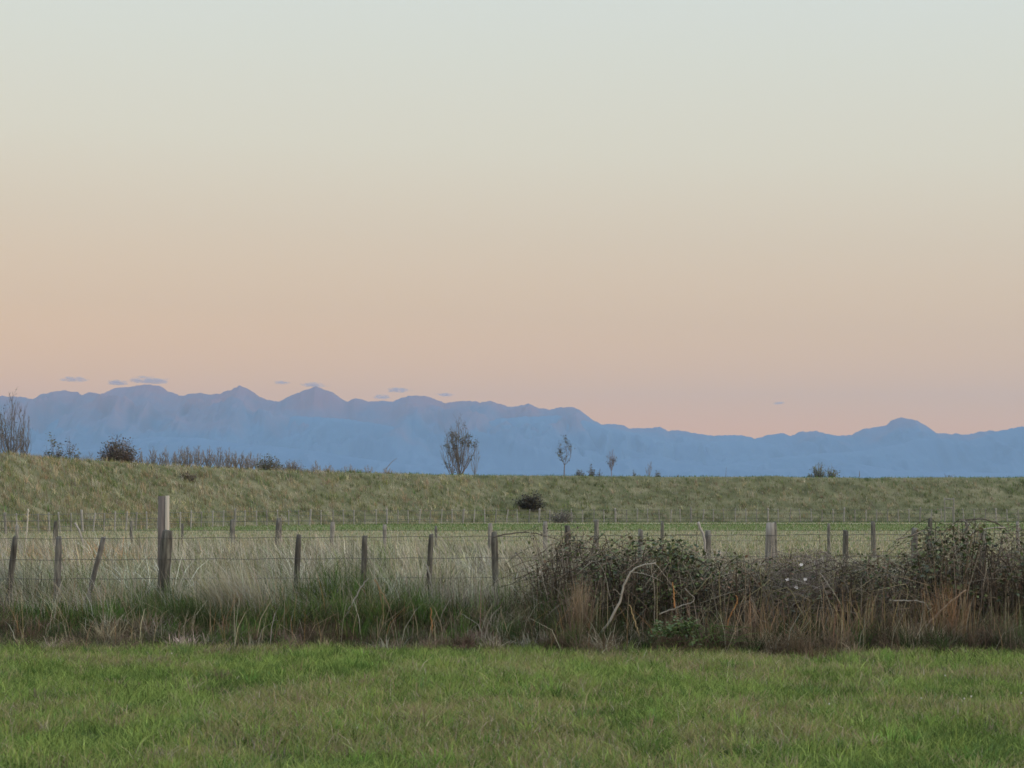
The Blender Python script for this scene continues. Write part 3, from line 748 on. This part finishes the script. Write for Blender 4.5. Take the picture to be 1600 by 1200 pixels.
# ------------------------------------------------------------------ dead branches, vines and sticks in the hedge
def branch(name, pix, Y, r0, col, label, cat, sub=0, group=None, dy=0.0, wob=0.004):
    pts = curve([at(px, py, Y + dy * k) for k, (px, py) in enumerate(pix)], 26, wob)
    A = Acc(); tube(A, pts, np.linspace(r0, r0 * 0.45, len(pts)), col, 6)
    for _ in range(sub):
        k = random.randrange(len(pts) // 4, len(pts) - 2); d = np.array([random.uniform(-.5, .5), random.uniform(-.2, .2), random.uniform(-.1, .4)])
        tube(A, curve([pts[k], pts[k] + d * 0.45, pts[k] + d * 0.8 + [0, 0, -0.05]], 8, 0.004), np.linspace(r0 * .35, r0 * .12, 8)[:len(curve([pts[k], pts[k] + d, pts[k] + d], 8))], col, 4)
    o = A.build(name, M_STEM); return tag(o, label, cat, group)
GP = (0.27, 0.26, 0.23); GB = (0.10, 0.088, 0.075); OR = (0.33, 0.17, 0.07); SG = (0.20, 0.18, 0.15)
DB = "dead branches caught in the hedge"
branch("dead_branch", [(928, 1003), (950, 975), (968, 940), (974, 915), (985, 895), (1000, 884), (1025, 880)], 23.9, 0.016, GP, "pale grey branch bowed in a smooth arch right of the vine-wrapped post", "branch", 2, DB)
branch("dead_branch", [(828, 995), (850, 968), (875, 945), (905, 928)], 25.2, 0.012, SG, "slanting grey branch low down left of the vine-wrapped post", "branch", 2, DB)
branch("dead_branch", [(1438, 925), (1462, 916), (1484, 892), (1492, 865), (1505, 850), (1522, 832), (1545, 826), (1570, 824)], 25.6, 0.019, GP, "thick pale forked branch arching over the leafy bush at far right", "branch", 3, DB)
branch("dead_branch", [(1490, 880), (1510, 915), (1535, 940), (1552, 962)], 25.55, 0.013, GP, "grey limb sloping down right from the fork of the pale arching branch", "branch", 1, DB)
branch("dead_branch", [(1432, 993), (1455, 970), (1480, 945), (1510, 922)], 23.9, 0.015, (0.24, 0.19, 0.14), "straight brown-grey stick slanting up through the base of the right bush", "branch", 1, DB)
branch("dead_branch", [(1390, 938), (1415, 939), (1440, 940), (1453, 952)], 23.9, 0.010, GP, "short level pale stick in front of the rough strip left of the right bush", "branch", 0, DB)
branch("dead_branch", [(1400, 843), (1425, 836), (1450, 828), (1470, 833), (1482, 826)], 27.6, 0.012, SG, "pale twig looped along the top wire beside the right bush", "branch", 2, DB)
branch("dead_branch", [(1500, 812), (1540, 812), (1565, 822), (1585, 842), (1600, 860)], 27.0, 0.012, GB, "dark arching cane along the skyline of the far right bush", "branch", 2, DB)
branch("dead_branch", [(1091, 816), (1100, 842), (1103, 868), (1118, 905), (1122, 945)], 27.7, 0.020, (0.30, 0.29, 0.27), "bleached bent stick leaning on the fence post right of the leafy bramble", "branch", 0, DB)
branch("dead_branch", [(117, 817), (124, 830), (131, 852), (138, 880)], 50.0, 0.035, (0.30, 0.29, 0.27), "bleached bent stick rising from tall grass above the thin leaning post", "branch", 0, DB)
branch("dead_branch", [(44, 795), (42, 830), (38, 880)], 48.0, 0.022, PALE, "straight pale stalk standing between the two leftmost posts", "stalk")
branch("dead_branch", [(540, 963), (552, 940), (566, 915), (576, 903)], 25.6, 0.013, GP, "slanting pale stick below the post third left of the vine-wrapped post", "branch", 0, DB)
branch("dead_branch", [(585, 905), (600, 932), (612, 955)], 25.5, 0.009, (0.28, 0.2, 0.12), "thin brown stalk sloping the other way just right of the slanting pale stick", "stalk")
branch("dead_branch", [(676, 1002), (675, 980), (673, 950)], 25.0, 0.013, OR, "upright bright orange dead stem at the foot of the rough strip", "stem")
branch("dead_branch", [(666, 882), (672, 900), (675, 930), (672, 960)], 26.6, 0.014, GP, "grey crooked stick leaning against the fence post above the orange stem", "branch", 0, DB)
branch("dead_branch", [(1000, 998), (990, 965), (984, 945)], 23.9, 0.010, (0.36, 0.28, 0.15), "straw coloured stem inside the curve of the arched grey branch", "stem")
branch("dead_branch", [(1130, 1000), (1140, 965), (1152, 940), (1150, 930)], 23.9, 0.009, OR, "rusty brown stem in the dark gap right of the bleached bent stick", "stem")
branch("dead_branch", [(1054, 950), (1053, 930), (1051, 910)], 23.9, 0.010, OR, "short orange stem in the middle of the leafy bramble", "stem")
branch("dead_branch", [(1030, 960), (1060, 948), (1085, 938), (1070, 920)], 23.9, 0.008, GP, "thin pale broken twig low in the leafy bramble", "branch", 0, DB)
# vines along the wire and on the wrapped post
branch("vine", [(770, 840), (790, 834), (825, 832), (850, 837), (870, 843), (885, 855), (895, 880)], 27.8, 0.011, GB, "dark vine sagging along the top wire into the wrapped post", "vine", 3)
branch("vine", [(1000, 880), (1012, 862), (1030, 845), (1048, 836), (1100, 835)], 27.8, 0.008, GB, "thin dark vine climbing from the leafy bramble to the top wire", "vine", 1)

def bramble(name, cx, ctop, cbot, wpx, Y, nst, nlf, leafcol, stemcol, label, cat, lsz=0.05, dep=0.9, top_bias=0.5):
    """mound of arching canes with leaves"""
    c0 = at(cx, cbot, Y); g0 = float(gz(c0[0], Y)); zt = at(cx, ctop, Y)[2]; hw = wpx / 2 / F * Y
    root = empty(name, (c0[0], Y, g0), label, cat)
    A = Acc(); tips = []
    for k in range(nst):
        a = R.uniform(-1, 1); hgt = (zt - g0) * math.sqrt(max(0.05, 1 - 0.6 * a * a)) * R.uniform(0.4, 1.1)
        x0 = c0[0] + a * hw * 0.7 + R.normal(0, .05); y0 = Y + R.uniform(-dep, dep)
        x1 = x0 + R.normal(0, 0.16); x2 = x1 + R.choice([-1, 1]) * R.uniform(0.1, 0.6)
        y1 = y0 + R.normal(0, .12); y2 = y1 + R.normal(0, .25)
        pts = curve([(x0, y0, g0 - .02), ((x0 + x1) / 2, y0, g0 + hgt * .6), (x1, y1, g0 + hgt), (x2, y2, g0 + hgt * R.uniform(0.55, 0.95))], 13, 0.006)
        sc = np.array(stemcol[R.integers(len(stemcol))]) * R.uniform(0.6, 1.3)
        tube(A, pts, np.linspace(R.uniform(.004, .009), .0025, len(pts)), sc, 4)
        tips.append(pts[3:])
    A.build("stems", M_STEM, root)
    if nlf:
        T = np.concatenate(tips)
        zrel = (T[:, 2] - g0) / (zt - g0)
        pr = 0.15 + np.clip(zrel, 0, 1) ** (1 + top_bias * 2); pr *= vnoise(T[:, 0], T[:, 2] * 1.3, 0.3, int(cx) % 50, 2) > 0.43; pr /= pr.sum()
        idx = R.choice(len(T), nlf, p=pr)
        Pp = T[idx] + R.normal(0, 0.045, (nlf, 3))
        V, Fc, C = leaves(Pp, np.full(nlf, lsz), pick(nlf, leafcol, [1] * len(leafcol), 0.3))
        mesh_obj("leaves", V, Fc, M_LEAF, root, C)
    return root
LC = [DARKLEAF, (0.05, 0.08, 0.03), (0.07, 0.10, 0.035), (0.10, 0.13, 0.05), (0.035, 0.05, 0.028)]
VC = [(0.07, 0.055, 0.04), (0.11, 0.085, 0.065), (0.19, 0.15, 0.11), (0.035, 0.03, 0.024), (0.10, 0.09, 0.08), (0.05, .045, .035)]
BR = [(0.09, 0.06, 0.045), (0.16, 0.10, 0.065), (0.06, 0.045, 0.035)]
SC = VC + [(0.24, 0.22, 0.18), (0.17, 0.145, 0.12)]
LO = [(0.10, 0.12, 0.05), (0.07, 0.085, 0.035), (0.12, 0.10, 0.06)]
SC2 = SC + [(.15, .14, .08), (.22, .20, .13)]
bramble("bramble_bush", 890, 832, 1000, 140, 26.5, 210, 700, LC + LO + BR, SC, "brown tangle of dead vines and sparse leaves heaped on the wrapped post", "bramble", 0.045, 0.8)
bramble("bramble_bush", 965, 848, 1005, 130, 25.4, 170, 900, LC + LO, SC, "dark half-bare bramble just right of the wrapped post", "bramble", 0.055)
bramble("bramble_bush", 1045, 856, 1008, 170, 25.3, 190, 2100, LC + LO + [(0.14, 0.18, 0.06)], SC, "leafiest dark green bramble, between the wrapped post and the bleached bent stick", "bramble", 0.062)
bramble("bramble_bush", 1150, 878, 1008, 190, 25.1, 300, 900, LO + BR + LC, SC2, "low brown and olive scrub right of the bleached bent stick", "bramble", 0.05)
bramble("bramble_bush", 1345, 876, 1012, 270, 24.9, 420, 1200, LO + BR + LC, SC2, "low tangled brown scrub with rusty stems below the solitary dark post", "bramble", 0.05)
bramble("bramble_bush", 1505, 822, 1014, 210, 25.3, 330, 2000, LC + LO, SC, "tall dark leafy bramble under the pale arching branch at far right", "bramble", 0.062)
bramble("bramble_bush", 1605, 836, 1014, 130, 25.5, 190, 900, LO + BR, SC2, "brown stemmy bramble cut by the right edge of the view", "bramble", 0.05)
gb = bramble("grey_shrub", 1262, 866, 1000, 150, 25.7, 190, 500, [(0.16, 0.14, 0.12), (0.12, 0.10, 0.085)], [(0.20, 0.17, 0.15), (0.15, 0.12, 0.11), (0.26, 0.23, 0.2)], "twiggy grey shrub with a few white flowers beside the thick pale post", "shrub", 0.03)
M_FLOWER, _n, _b = new_mat("white_petals", 0.6, 0.2); _b.inputs["Base Color"].default_value = (0.75, 0.75, 0.78, 1)
M_CLOVER, _n, _b = new_mat("clover_petals", 0.7, 0.1); _b.inputs["Base Color"].default_value = (0.42, 0.43, 0.38, 1)
def flower(px, py, Y, r, parent, name="flower"):
    c = np.array(at(px, py, Y)); V = [c]; Fc = []
    for k in range(10):
        a = k * math.pi / 5; rr = r * (1 if k % 2 else 0.75); V.append(c + [math.cos(a) * rr, -r * .35 if k % 2 else -r * .2, math.sin(a) * rr * .8])
    for k in range(10): Fc.append([0, 1 + k, 1 + (k + 1) % 10])
    return mesh_obj(name, np.array(V), np.array(Fc), M_FLOWER, parent)
for px, py in ((1252, 882), (1230, 905), (1258, 905), (1244, 918)): flower(px, py, 24.8, 0.026, gb)
for k, (px, py) in enumerate(CLV):
    Yc = F * CAMZ / (py - 784); c0 = at(px, py, Yc)
    rt = empty("clover_flower", (c0[0], Yc, float(gz(c0[0], Yc))),
               ["white clover flower under the far right end of the hedge", "left one of the pair of white clover flowers at lower right", "right one of the pair of white clover flowers at lower right", "white clover flower at the right edge of the lawn",
                "solitary white clover flower in the left half of the lawn", "white clover flower left of the pair, lower right", "white clover flower nearest to the pair on its left"][k], "flower", "white clover flowers in the lawn")
    A = Acc(); zz = float(gz(c0[0], Yc)); tube(A, [(c0[0], Yc, zz), (c0[0] + .005, Yc, zz + .10), (c0[0], Yc, zz + .155)], 0.0012, GREEN, 4); A.build("stem", M_STEM, rt)
    bm = bmesh.new(); bmesh.ops.create_icosphere(bm, subdivisions=2, radius=0.0068)
    for vv in bm.verts: vv.co *= 0.85 + 0.3 * random.random()
    me = bpy.data.meshes.new("flower_head"); bm.to_mesh(me); bm.free(); me.materials.append(M_CLOVER)
    o = bpy.data.objects.new("flower_head", me); S.collection.objects.link(o); o.parent = rt; o.location = (0, 0, 0.165)

# curtain of dead grass hanging on the wrapped post, green weeds, tussocks
def tussock(name, px, pyb, Y, n, h, spread, cols, wts, label, cat, lean=0.5, wd=0.007, leandir=None):
    c0 = at(px, pyb, Y); g0 = float(gz(c0[0], Y))
    x = c0[0] + R.normal(0, spread, n); y = Y + R.normal(0, spread * 0.8, n)
    P = np.stack([x, y, np.full(n, g0) - .02], 1)
    ld = R.uniform(0, 6.28, n) if leandir is None else R.normal(leandir, 0.5, n)
    c = pick(n, cols, wts)
    A = Acc(); A.add(*arcs(P, h * R.uniform(.5, 1.2, n), np.full(n, wd), ld, np.abs(R.normal(lean, lean * .5, n)), c, c * 1.1))
    o = A.build(name, M_GRASS); return tag(o, label, cat)
DK = [(0.05, .075, .025), DARKG, (0.07, .075, .035), (0.045, .06, .022)]
tussock("grass_tussock", 300, 985, 25.60, 1300, 0.56, 0.20, DK, [3, 3, 2, 2], "rounded dark green tussock just right of the thickest post", "tussock", 0.9)
tussock("grass_tussock", 375, 960, 26.80, 1300, 0.85, 0.24, [GREYSTRAW, STRAW, PALE, OLIVE], [3, 2, 2, 1], "tall pale tussock leaning over the dark green one", "tussock", 0.6, 0.008, math.pi)
tussock("grass_tussock", 470, 985, 25.80, 1100, 0.60, 0.36, [GREEN2, OLIVE, (.10, .12, .045)] + DK, [2, 2, 2, 1, 1, 1, 1], "broad green tussock of flattened leaves in the middle left of the rough strip", "tussock", 1.1, 0.008)
tussock("grass_tussock", 580, 985, 25.90, 800, 0.60, 0.28, [GREEN2, OLIVE, TAN] + DK, [2, 2, 1, 1, 1, 1, 1], "green tussock around the slanting pale stick", "tussock", 1.0, 0.008)
tussock("grass_tussock", 720, 965, 26.70, 1100, 0.70, 0.34, [GREYSTRAW, PALE, OLIVE, (.2, .18, .15)], [4, 1, 2, 3], "grey straw tussock between two posts left of the wrapped post", "tussock", 0.5)
tussock("grass_tussock", 905, 1000, 24.10, 240, 0.85, 0.07, [(.24, .20, .14), (0.28, .22, .14), (0.18, .14, .10)], [3, 2, 3], "upright sheaf of tan dead grass at the foot of the wrapped post", "tussock", 0.24)
tussock("grass_tussock", 1478, 1000, 23.90, 170, 0.85, 0.13, [(.22, .15, .09), TAN, (0.22, .14, .08)], [2, 3, 3], "rusty sheaf of dead stalks in front of the right bush", "tussock", 0.3, 0.009)
tussock("grass_tussock", 1340, 1005, 23.80, 200, 0.72, 0.42, [TAN, (.22, .15, .09), (0.25, .2, .1)], [3, 1, 2], "scattered upright tan stalks in front of the low dark scrub", "tussock", 0.35, 0.009)
tussock("grass_tussock", 1190, 1005, 23.70, 190, 0.66, 0.22, [TAN, (.22, .15, .09), BROWN], [2, 1, 3], "rusty upright stalks below the thick pale post", "tussock", 0.4, 0.009)
wd_ = bramble("green_weed", 1112, 975, 1012, 50, 23.3, 26, 700, [(0.075, .125, .04), (0.06, .10, .03)], [(0.08, 0.12, 0.04)], "small fresh green weed at the lawn edge below the bleached bent stick", "weed", 0.04, 0.25)

# dark bush and grey thicket on the bank foot
def bush(name, px, pyc, Y, wpx, hpx, zbase, n, cols, label, cat, lsz, stems=40, scol=((0.06, .05, .045),)):
    c = at(px, pyc, Y); w = wpx / 2 / F * Y; h = c[2] - zbase
    root = empty(name, (c[0], Y, zbase), label, cat)
    A = Acc(); tips = []
    for k in range(stems):
        a = R.uniform(0, 6.28); t_ = math.sqrt(R.uniform(0, 1))
        x1 = c[0] + math.cos(a) * w * t_; y1 = Y + math.sin(a) * w * t_ * .8; z1 = zbase + h * math.sqrt(max(.10, 1 - .85 * t_ ** 2.4)) * R.uniform(.62, 1.03)
        x0 = c[0] + (x1 - c[0]) * .35; y0 = Y + (y1 - Y) * .35
        p = curve([(x0, y0, zbase - .1), ((x0 * .6 + x1 * .4), y0 * .6 + y1 * .4, zbase + (z1 - zbase) * .55), (x1, y1, z1)], 9, w * 0.012)
        tube(A, p, np.linspace(.03, .008, len(p)) * (Y / 180), scol[k % len(scol)], 4); tips.append(p[2:])
    A.build("stems", M_STEM, root)
    T = np.concatenate(tips); idx = R.integers(0, len(T), n)
    V, Fc, C = leaves(T[idx] + R.normal(0, w * .10, (n, 3)), np.full(n, lsz), pick(n, cols, [1] * len(cols), .3)); mesh_obj("foliage", V, Fc, M_LEAF, root, C)
    return root
def slope_y(px, py):
    """distance at which the line of sight through (px, py) meets the bank face"""
    for Y in np.arange(95, 190, .5):
        p = at(px, py, Y)
        if bank_h([p[0]], [Y])[0][0] > p[2]: return float(Y)
    return 185.0
def hz(px, Y): return float(bank_h([(px - 800) / F * Y], [Y])[0][0])
Yb = slope_y(830, 796)
bush("dark_bush", 830, 770, Yb, 50, 30, hz(830, Yb) - .1, 1900, [(0.03, .03, .025), (0.05, .047, .036), (0.075, .065, .05)], "small near-black bush low on the bank face", "bush", .15, 90)
bush("grey_thicket", 877, 795, 164.0, 50, 18, 0, 500, [(0.14, .13, .12), (0.10, .10, .09)], "low grey twiggy thicket at the bank foot right of the near-black bush", "bush", .12, 90, ((.14, .13, .12),))
bush("dark_bush", 678, 741, 176.0, 24, 9, hz(678, 176.0) - .3, 300, [(0.06, .045, .038)], "tiny dark brown bush on the bank top left of the leafy upright tree", "bush", .13, 30)
Yb = slope_y(295, 750)
bush("russet_bush", 295, 738, Yb, 34, 12, hz(295, Yb) - .1, 420, [(0.12, .095, .07), (.10, .08, .06), (.10, .10, .06)], "small dull brown shrub on the left slope of the bank", "bush", .12, 50, ((.13, .11, .09),))

# ------------------------------------------------------------------ trees on and beyond the bank
def tree(name, px, pyt, Y, wpx, spec, label, cat="tree", group=None, zb=None, leaf=None, nleaf=0, lsz=0.14, leafcut=None, col=(0.10, .085, .075), stems=5, h0=0.08, twigs=9, sub=4, r0=None, rt=None, lean=0.0):
    """a short trunk that divides into a fan of upright limbs carrying side twigs"""
    zt = at(px, pyt, Y)[2]; x0 = (px - 800) / F * Y
    if zb is None: zb = max(hz(px, Y), 0) - 0.1
    H = zt - zb; hw = wpx / 2 / F * Y
    root = empty(name, (x0, Y, zb), label, cat, group)
    T1, T2 = Acc(), Acc(); tips = []
    rb = r0 or 0.016 * H; rt = rt or 0.0075 * Y / 180
    p0 = np.array([x0, Y, zb]); fk = p0 + [lean * H * h0, 0, H * h0]
    tube(T1, curve([p0 - [0, 0, .3], (p0 + fk) / 2 + R.normal(0, .01 * H, 3), fk], 8), np.linspace(rb * 1.25, rb, len(curve([p0, (p0 + fk) / 2, fk], 8))), col, 6)
    for i in range(stems):
        a = (i + .5) / stems * 2 - 1; a = a * .9 + R.normal(0, .12); b_ = R.uniform(-.8, .8)
        hgt = H * (1 - h0) * (1 - .38 * abs(a) ** 1.5) * R.uniform(.84, 1.0)
        if i == stems // 2: hgt = H * (1 - h0)
        ex = np.array([a * hw * .86 + lean * H, b_ * hw * .8, hgt])
        P_ = curve([fk, fk + ex * [.55, .55, .36] + R.normal(0, .02 * H, 3) * [1, 1, 0], fk + ex * [.85, .85, .7], fk + ex], 15, .006 * H)
        rr = np.linspace(rb * .62, rt, len(P_)); tube(T1, P_, rr, np.array(col) * R.uniform(.85, 1.15), 5); tips.append(P_[4:])
        for _ in range(twigs):
            t = R.uniform(.12, .95); k = int(t * (len(P_) - 1)); q = P_[k]
            L = hgt * (.34 * (1 - t) + .10) * R.uniform(.6, 1.2); an = R.uniform(0, 6.28)
            d = np.array([math.cos(an) * spec, math.sin(an) * spec, 1.0]); d /= np.linalg.norm(d)
            Q = curve([q, q + d * L * .5 + R.normal(0, .05 * L, 3), q + d * L + np.array([0, 0, .12 * L])], 7); tube(T2, Q, np.linspace(rt * 1.7, rt * .8, len(Q)), np.array(col) * R.uniform(.8, 1.2), 3); tips.append(Q[1:])
            for _ in range(sub):
                q2 = Q[R.integers(1, len(Q))]; an = R.uniform(0, 6.28); d2 = np.array([math.cos(an) * spec * 1.2, math.sin(an) * spec * 1.2, 1.0]); d2 /= np.linalg.norm(d2)
                e_ = q2 + d2 * L * R.uniform(.25, .5); tube(T2, np.array([q2, (q2 + e_) / 2 + R.normal(0, .02 * L, 3), e_]), np.linspace(rt, rt * .6, 3), np.array(col) * R.uniform(.8, 1.25), 3); tips.append(np.array([(q2 + e_) / 2, e_]))
    T1.build("trunk", M_STEM, root); T2.build("twigs", M_STEM, root)
    if nleaf:
        T = np.concatenate(tips)
        pr = vnoise((T[:, 0] - x0) / hw * 2, (T[:, 2] - zb) / H * 7, 1.0, int(px) % 40, 2); pr = (pr > 0.5).astype(float) + 0.03
        if leafcut: pr *= (T[:, 2] - zb < leafcut * H) + .01
        pr /= pr.sum(); idx = R.choice(len(T), nleaf, p=pr)
        V, Fc, C = leaves(T[idx] + R.normal(0, lsz * .8, (nleaf, 3)), np.full(nleaf, lsz), pick(nleaf, leaf, [1] * len(leaf), .25)); mesh_obj("foliage", V, Fc, M_LEAF, root, C)
    return root
TC = (0.15, .135, .125)
LV = [(0.09, .105, .06), (.12, .125, .075), (.10, .09, .07)]
tree("bare_tree", 17, 612, 150, 56, .38, "tallest bare tree with upright grey limbs at the left edge", zb=3.6, col=TC, stems=8, twigs=15, sub=5, nleaf=260, leaf=LV, lsz=.12)
tree("bare_tree", 39, 640, 152, 26, .36, "shorter bare tree just right of the tallest bare one at the left edge", zb=3.6, col=TC, stems=5, twigs=14, sub=5)
tree("bare_tree", -8, 650, 149, 34, .40, "twiggy tree cut off by the left edge of the view", zb=3.6, col=TC, stems=6, twigs=16, sub=5, nleaf=300, leaf=LV, lsz=.13)
tree("leafy_sapling", 82, 683, 156, 38, .9, "open leafy sapling, left one of two left of the dense dark bush", zb=3.6, col=TC, stems=6, twigs=7, sub=3, nleaf=260, leaf=LV, lsz=.16)
tree("leafy_sapling", 110, 682, 157, 38, .9, "open leafy sapling nearest to the dense dark bush on its left", zb=3.6, col=TC, stems=6, twigs=7, sub=3, nleaf=260, leaf=LV, lsz=.16)
bush("dark_bush", 186, 684, 154.0, 66, 40, 3.7, 5200, [(0.13, .10, .08), (.10, .085, .07), (.15, .115, .09), (.09, .09, .07)], "dense dark brown rounded bush on the bank skyline", "bush", .15, 260, ((.12, .10, .09),))
tree("bare_tree", 138, 704, 158, 30, .8, "low bare shrubby tree touching the left side of the dense dark bush", zb=3.5, col=TC, stems=7, twigs=8, sub=3)
ROW = [(221, 706, 18), (240, 699, 18), (257, 701, 20), (272, 706, 18), (283, 699, 20), (294, 697, 20), (309, 698, 20), (325, 698, 20), (342, 700, 22), (357, 702, 20), (368, 705, 20), (380, 706, 18), (391, 707, 18), (404, 710, 18)]
WO = ["leftmost", "second", "third", "fourth", "fifth", "sixth", "seventh", "eighth", "ninth", "tenth", "eleventh", "twelfth", "thirteenth", "last"]
for k, (px, py, w) in enumerate(ROW):
    tree("distant_tree", px, py - 2, 430 + 5 * (k % 3), w * 1.35, .55, f"{WO[k]} tree, counted from the left, of the row of bare fan-shaped trees beyond the bank", "tree", "row of bare trees beyond the bank", zb=0, col=(0.20, .18, .17), stems=8, h0=.60, twigs=8, sub=3, r0=.20, rt=.026)
bush("olive_bush", 423, 710, 168.0, 50, 26, 3.6, 1300, [(0.12, .13, .075), (.10, .105, .07)], "olive green bush at the right end of the bare tree row", "bush", .15, 120, ((.15, .13, .11),))
bush("brown_bush", 456, 717, 170.0, 44, 20, 3.7, 450, [(0.13, .11, .085), (.15, .13, .10)], "lower thin brownish bush trailing right of the olive green one", "bush", .12, 130, ((.17, .15, .13),))
for k, (px, py, w, lab) in enumerate([(494, 719, 20, "small fan-shaped bare shrub, first right of the thin brownish bush"), (513, 723, 24, "wider low bare shrub, second right of the thin brownish bush"), (545, 724, 34, "low straw coloured scrub shrub, left one of three by the dead leaning stalk"),
                                 (575, 726, 34, "low straw coloured scrub shrub, middle of three by the dead leaning stalk"), (605, 729, 30, "low straw coloured scrub shrub, right one of three by the dead leaning stalk")]):
    tree("low_shrub", px, py, 168 + k, w, .8, lab, "shrub", "low scrub shrubs on the bank crest", zb=3.5, col=(0.24, .21, .18), stems=9, twigs=9, sub=4, r0=.025)
LT = [(0.085, .10, .065), (.11, .12, .075), (.12, .105, .095)]
tree("leafy_tree", 719, 651, 182, 62, .55, "tallest upright tree with clumped leaves standing on the bank crest in the middle", zb=3.6, col=(0.17, .155, .145), stems=9, h0=.04, twigs=17, sub=5, nleaf=620, leaf=LT, lsz=.14, leafcut=.84, r0=.09)
tree("leafy_tree", 706, 672, 183, 34, .55, "leafy many-stemmed tree leaning left beside the tallest upright tree", zb=3.6, col=(0.17, .155, .145), stems=4, h0=.04, twigs=10, sub=4, nleaf=330, leaf=LT, lsz=.16, r0=.06, lean=-.03)
tree("bare_tree", 742, 690, 184, 24, .5, "pale thin bare sapling right of the tallest upright tree", zb=3.6, col=(0.24, .24, .25), stems=4, twigs=7, sub=3, r0=.04)
tree("leafy_sapling", 882, 682, 183, 34, .55, "slim forked sapling with dark leaf clumps right of the middle", zb=3.6, col=TC, stems=3, h0=.35, twigs=9, sub=3, nleaf=300, leaf=LV, lsz=.14, r0=.045)
tree("leafy_sapling", 955, 702, 184, 20, .5, "feathery pinkish sapling, second tallest right of the slim forked one", zb=3.6, col=(0.20, .165, .165), stems=4, h0=.3, twigs=9, sub=3, nleaf=130, leaf=[(.15, .13, .13), (.12, .12, .09)], lsz=.12, r0=.03)
tree("bare_tree", 1014, 720, 186, 16, .4, "narrow pale bare sapling between low bushes, farthest right of its cluster", zb=3.6, col=(0.22, .21, .22), stems=4, twigs=7, sub=3, r0=.025)
for k, (px, pyt, w, lab) in enumerate([(905, 728, 22, "low green shrub just right of the slim forked sapling"), (924, 725, 14, "upright olive shrub midway between the forked and the feathery sapling"), (936, 732, 14, "squat brown shrub touching the feathery sapling's left side"),
                                   (993, 733, 16, "low green shrub standing apart right of the feathery sapling"), (1028, 734, 14, "low shrub just right of the narrow pale sapling"), (1060, 739, 12, "tiny reddish shrub, last of the low ones before the long bare crest"),
                                   (1279, 722, 32, "left and taller half of the pair of green shrubs on the right crest"), (1298, 727, 28, "right and shorter half of the pair of green shrubs on the right crest"), (1268, 735, 14, "low leafy clump at the left foot of the pair of green shrubs"),
                                   (1482, 740, 20, "faint tiny shrub far right on the crest above the stile frame"), (840, 742, 10, "tiny tuft on the crest above the near-black bush")]):
    h_ = 748 - pyt
    bush("low_shrub", px, pyt, 184.0, w, h_ + 12, 3.35, int(16 * h_ * (w / 20)), ([(.15, .18, .09), (.12, .14, .08)] if k in (6, 7, 8) else LV) if k != 5 else [(.14, .10, .08)], lab, "shrub", .13, max(10, int(w * 1.2)), (TC,))
branch("dry_stalk", [(603, 733), (612, 722), (620, 716)], 168.0, .03, (.2, .17, .15), "thin dead stalk leaning right on the crest at the end of the straw coloured scrub", "stalk")
branch("dry_stalk", [(1343, 745), (1343, 736)], 184.0, .04, (.15, .14, .14), "single short stick upright on the crest right of the pair of green shrubs", "stalk")
branch("dry_stalk", [(1134, 744), (1135, 730)], 184.0, .02, (.17, .16, .16), "single faint thin stalk on the bare middle of the crest", "stalk")

# ------------------------------------------------------------------ haze
V, Fc = box(-9300, 9300, -300, 24000, -2.0, 1260)
mh = bpy.data.materials.new("haze"); mh.use_nodes = True; n = mh.node_tree; n.nodes.clear()
o_ = n.nodes.new("ShaderNodeOutputMaterial"); v_ = n.nodes.new("ShaderNodeVolumePrincipled")
v_.inputs["Color"].default_value = (0.34, 0.50, 0.72, 1)
v_.inputs["Density"].default_value = 4.8e-5
v_.inputs["Anisotropy"].default_value = 0.0
n.links.new(v_.outputs[0], o_.inputs["Volume"])
hz_ = mesh_obj("haze", V, Fc, mh); hz_["kind"] = "stuff"
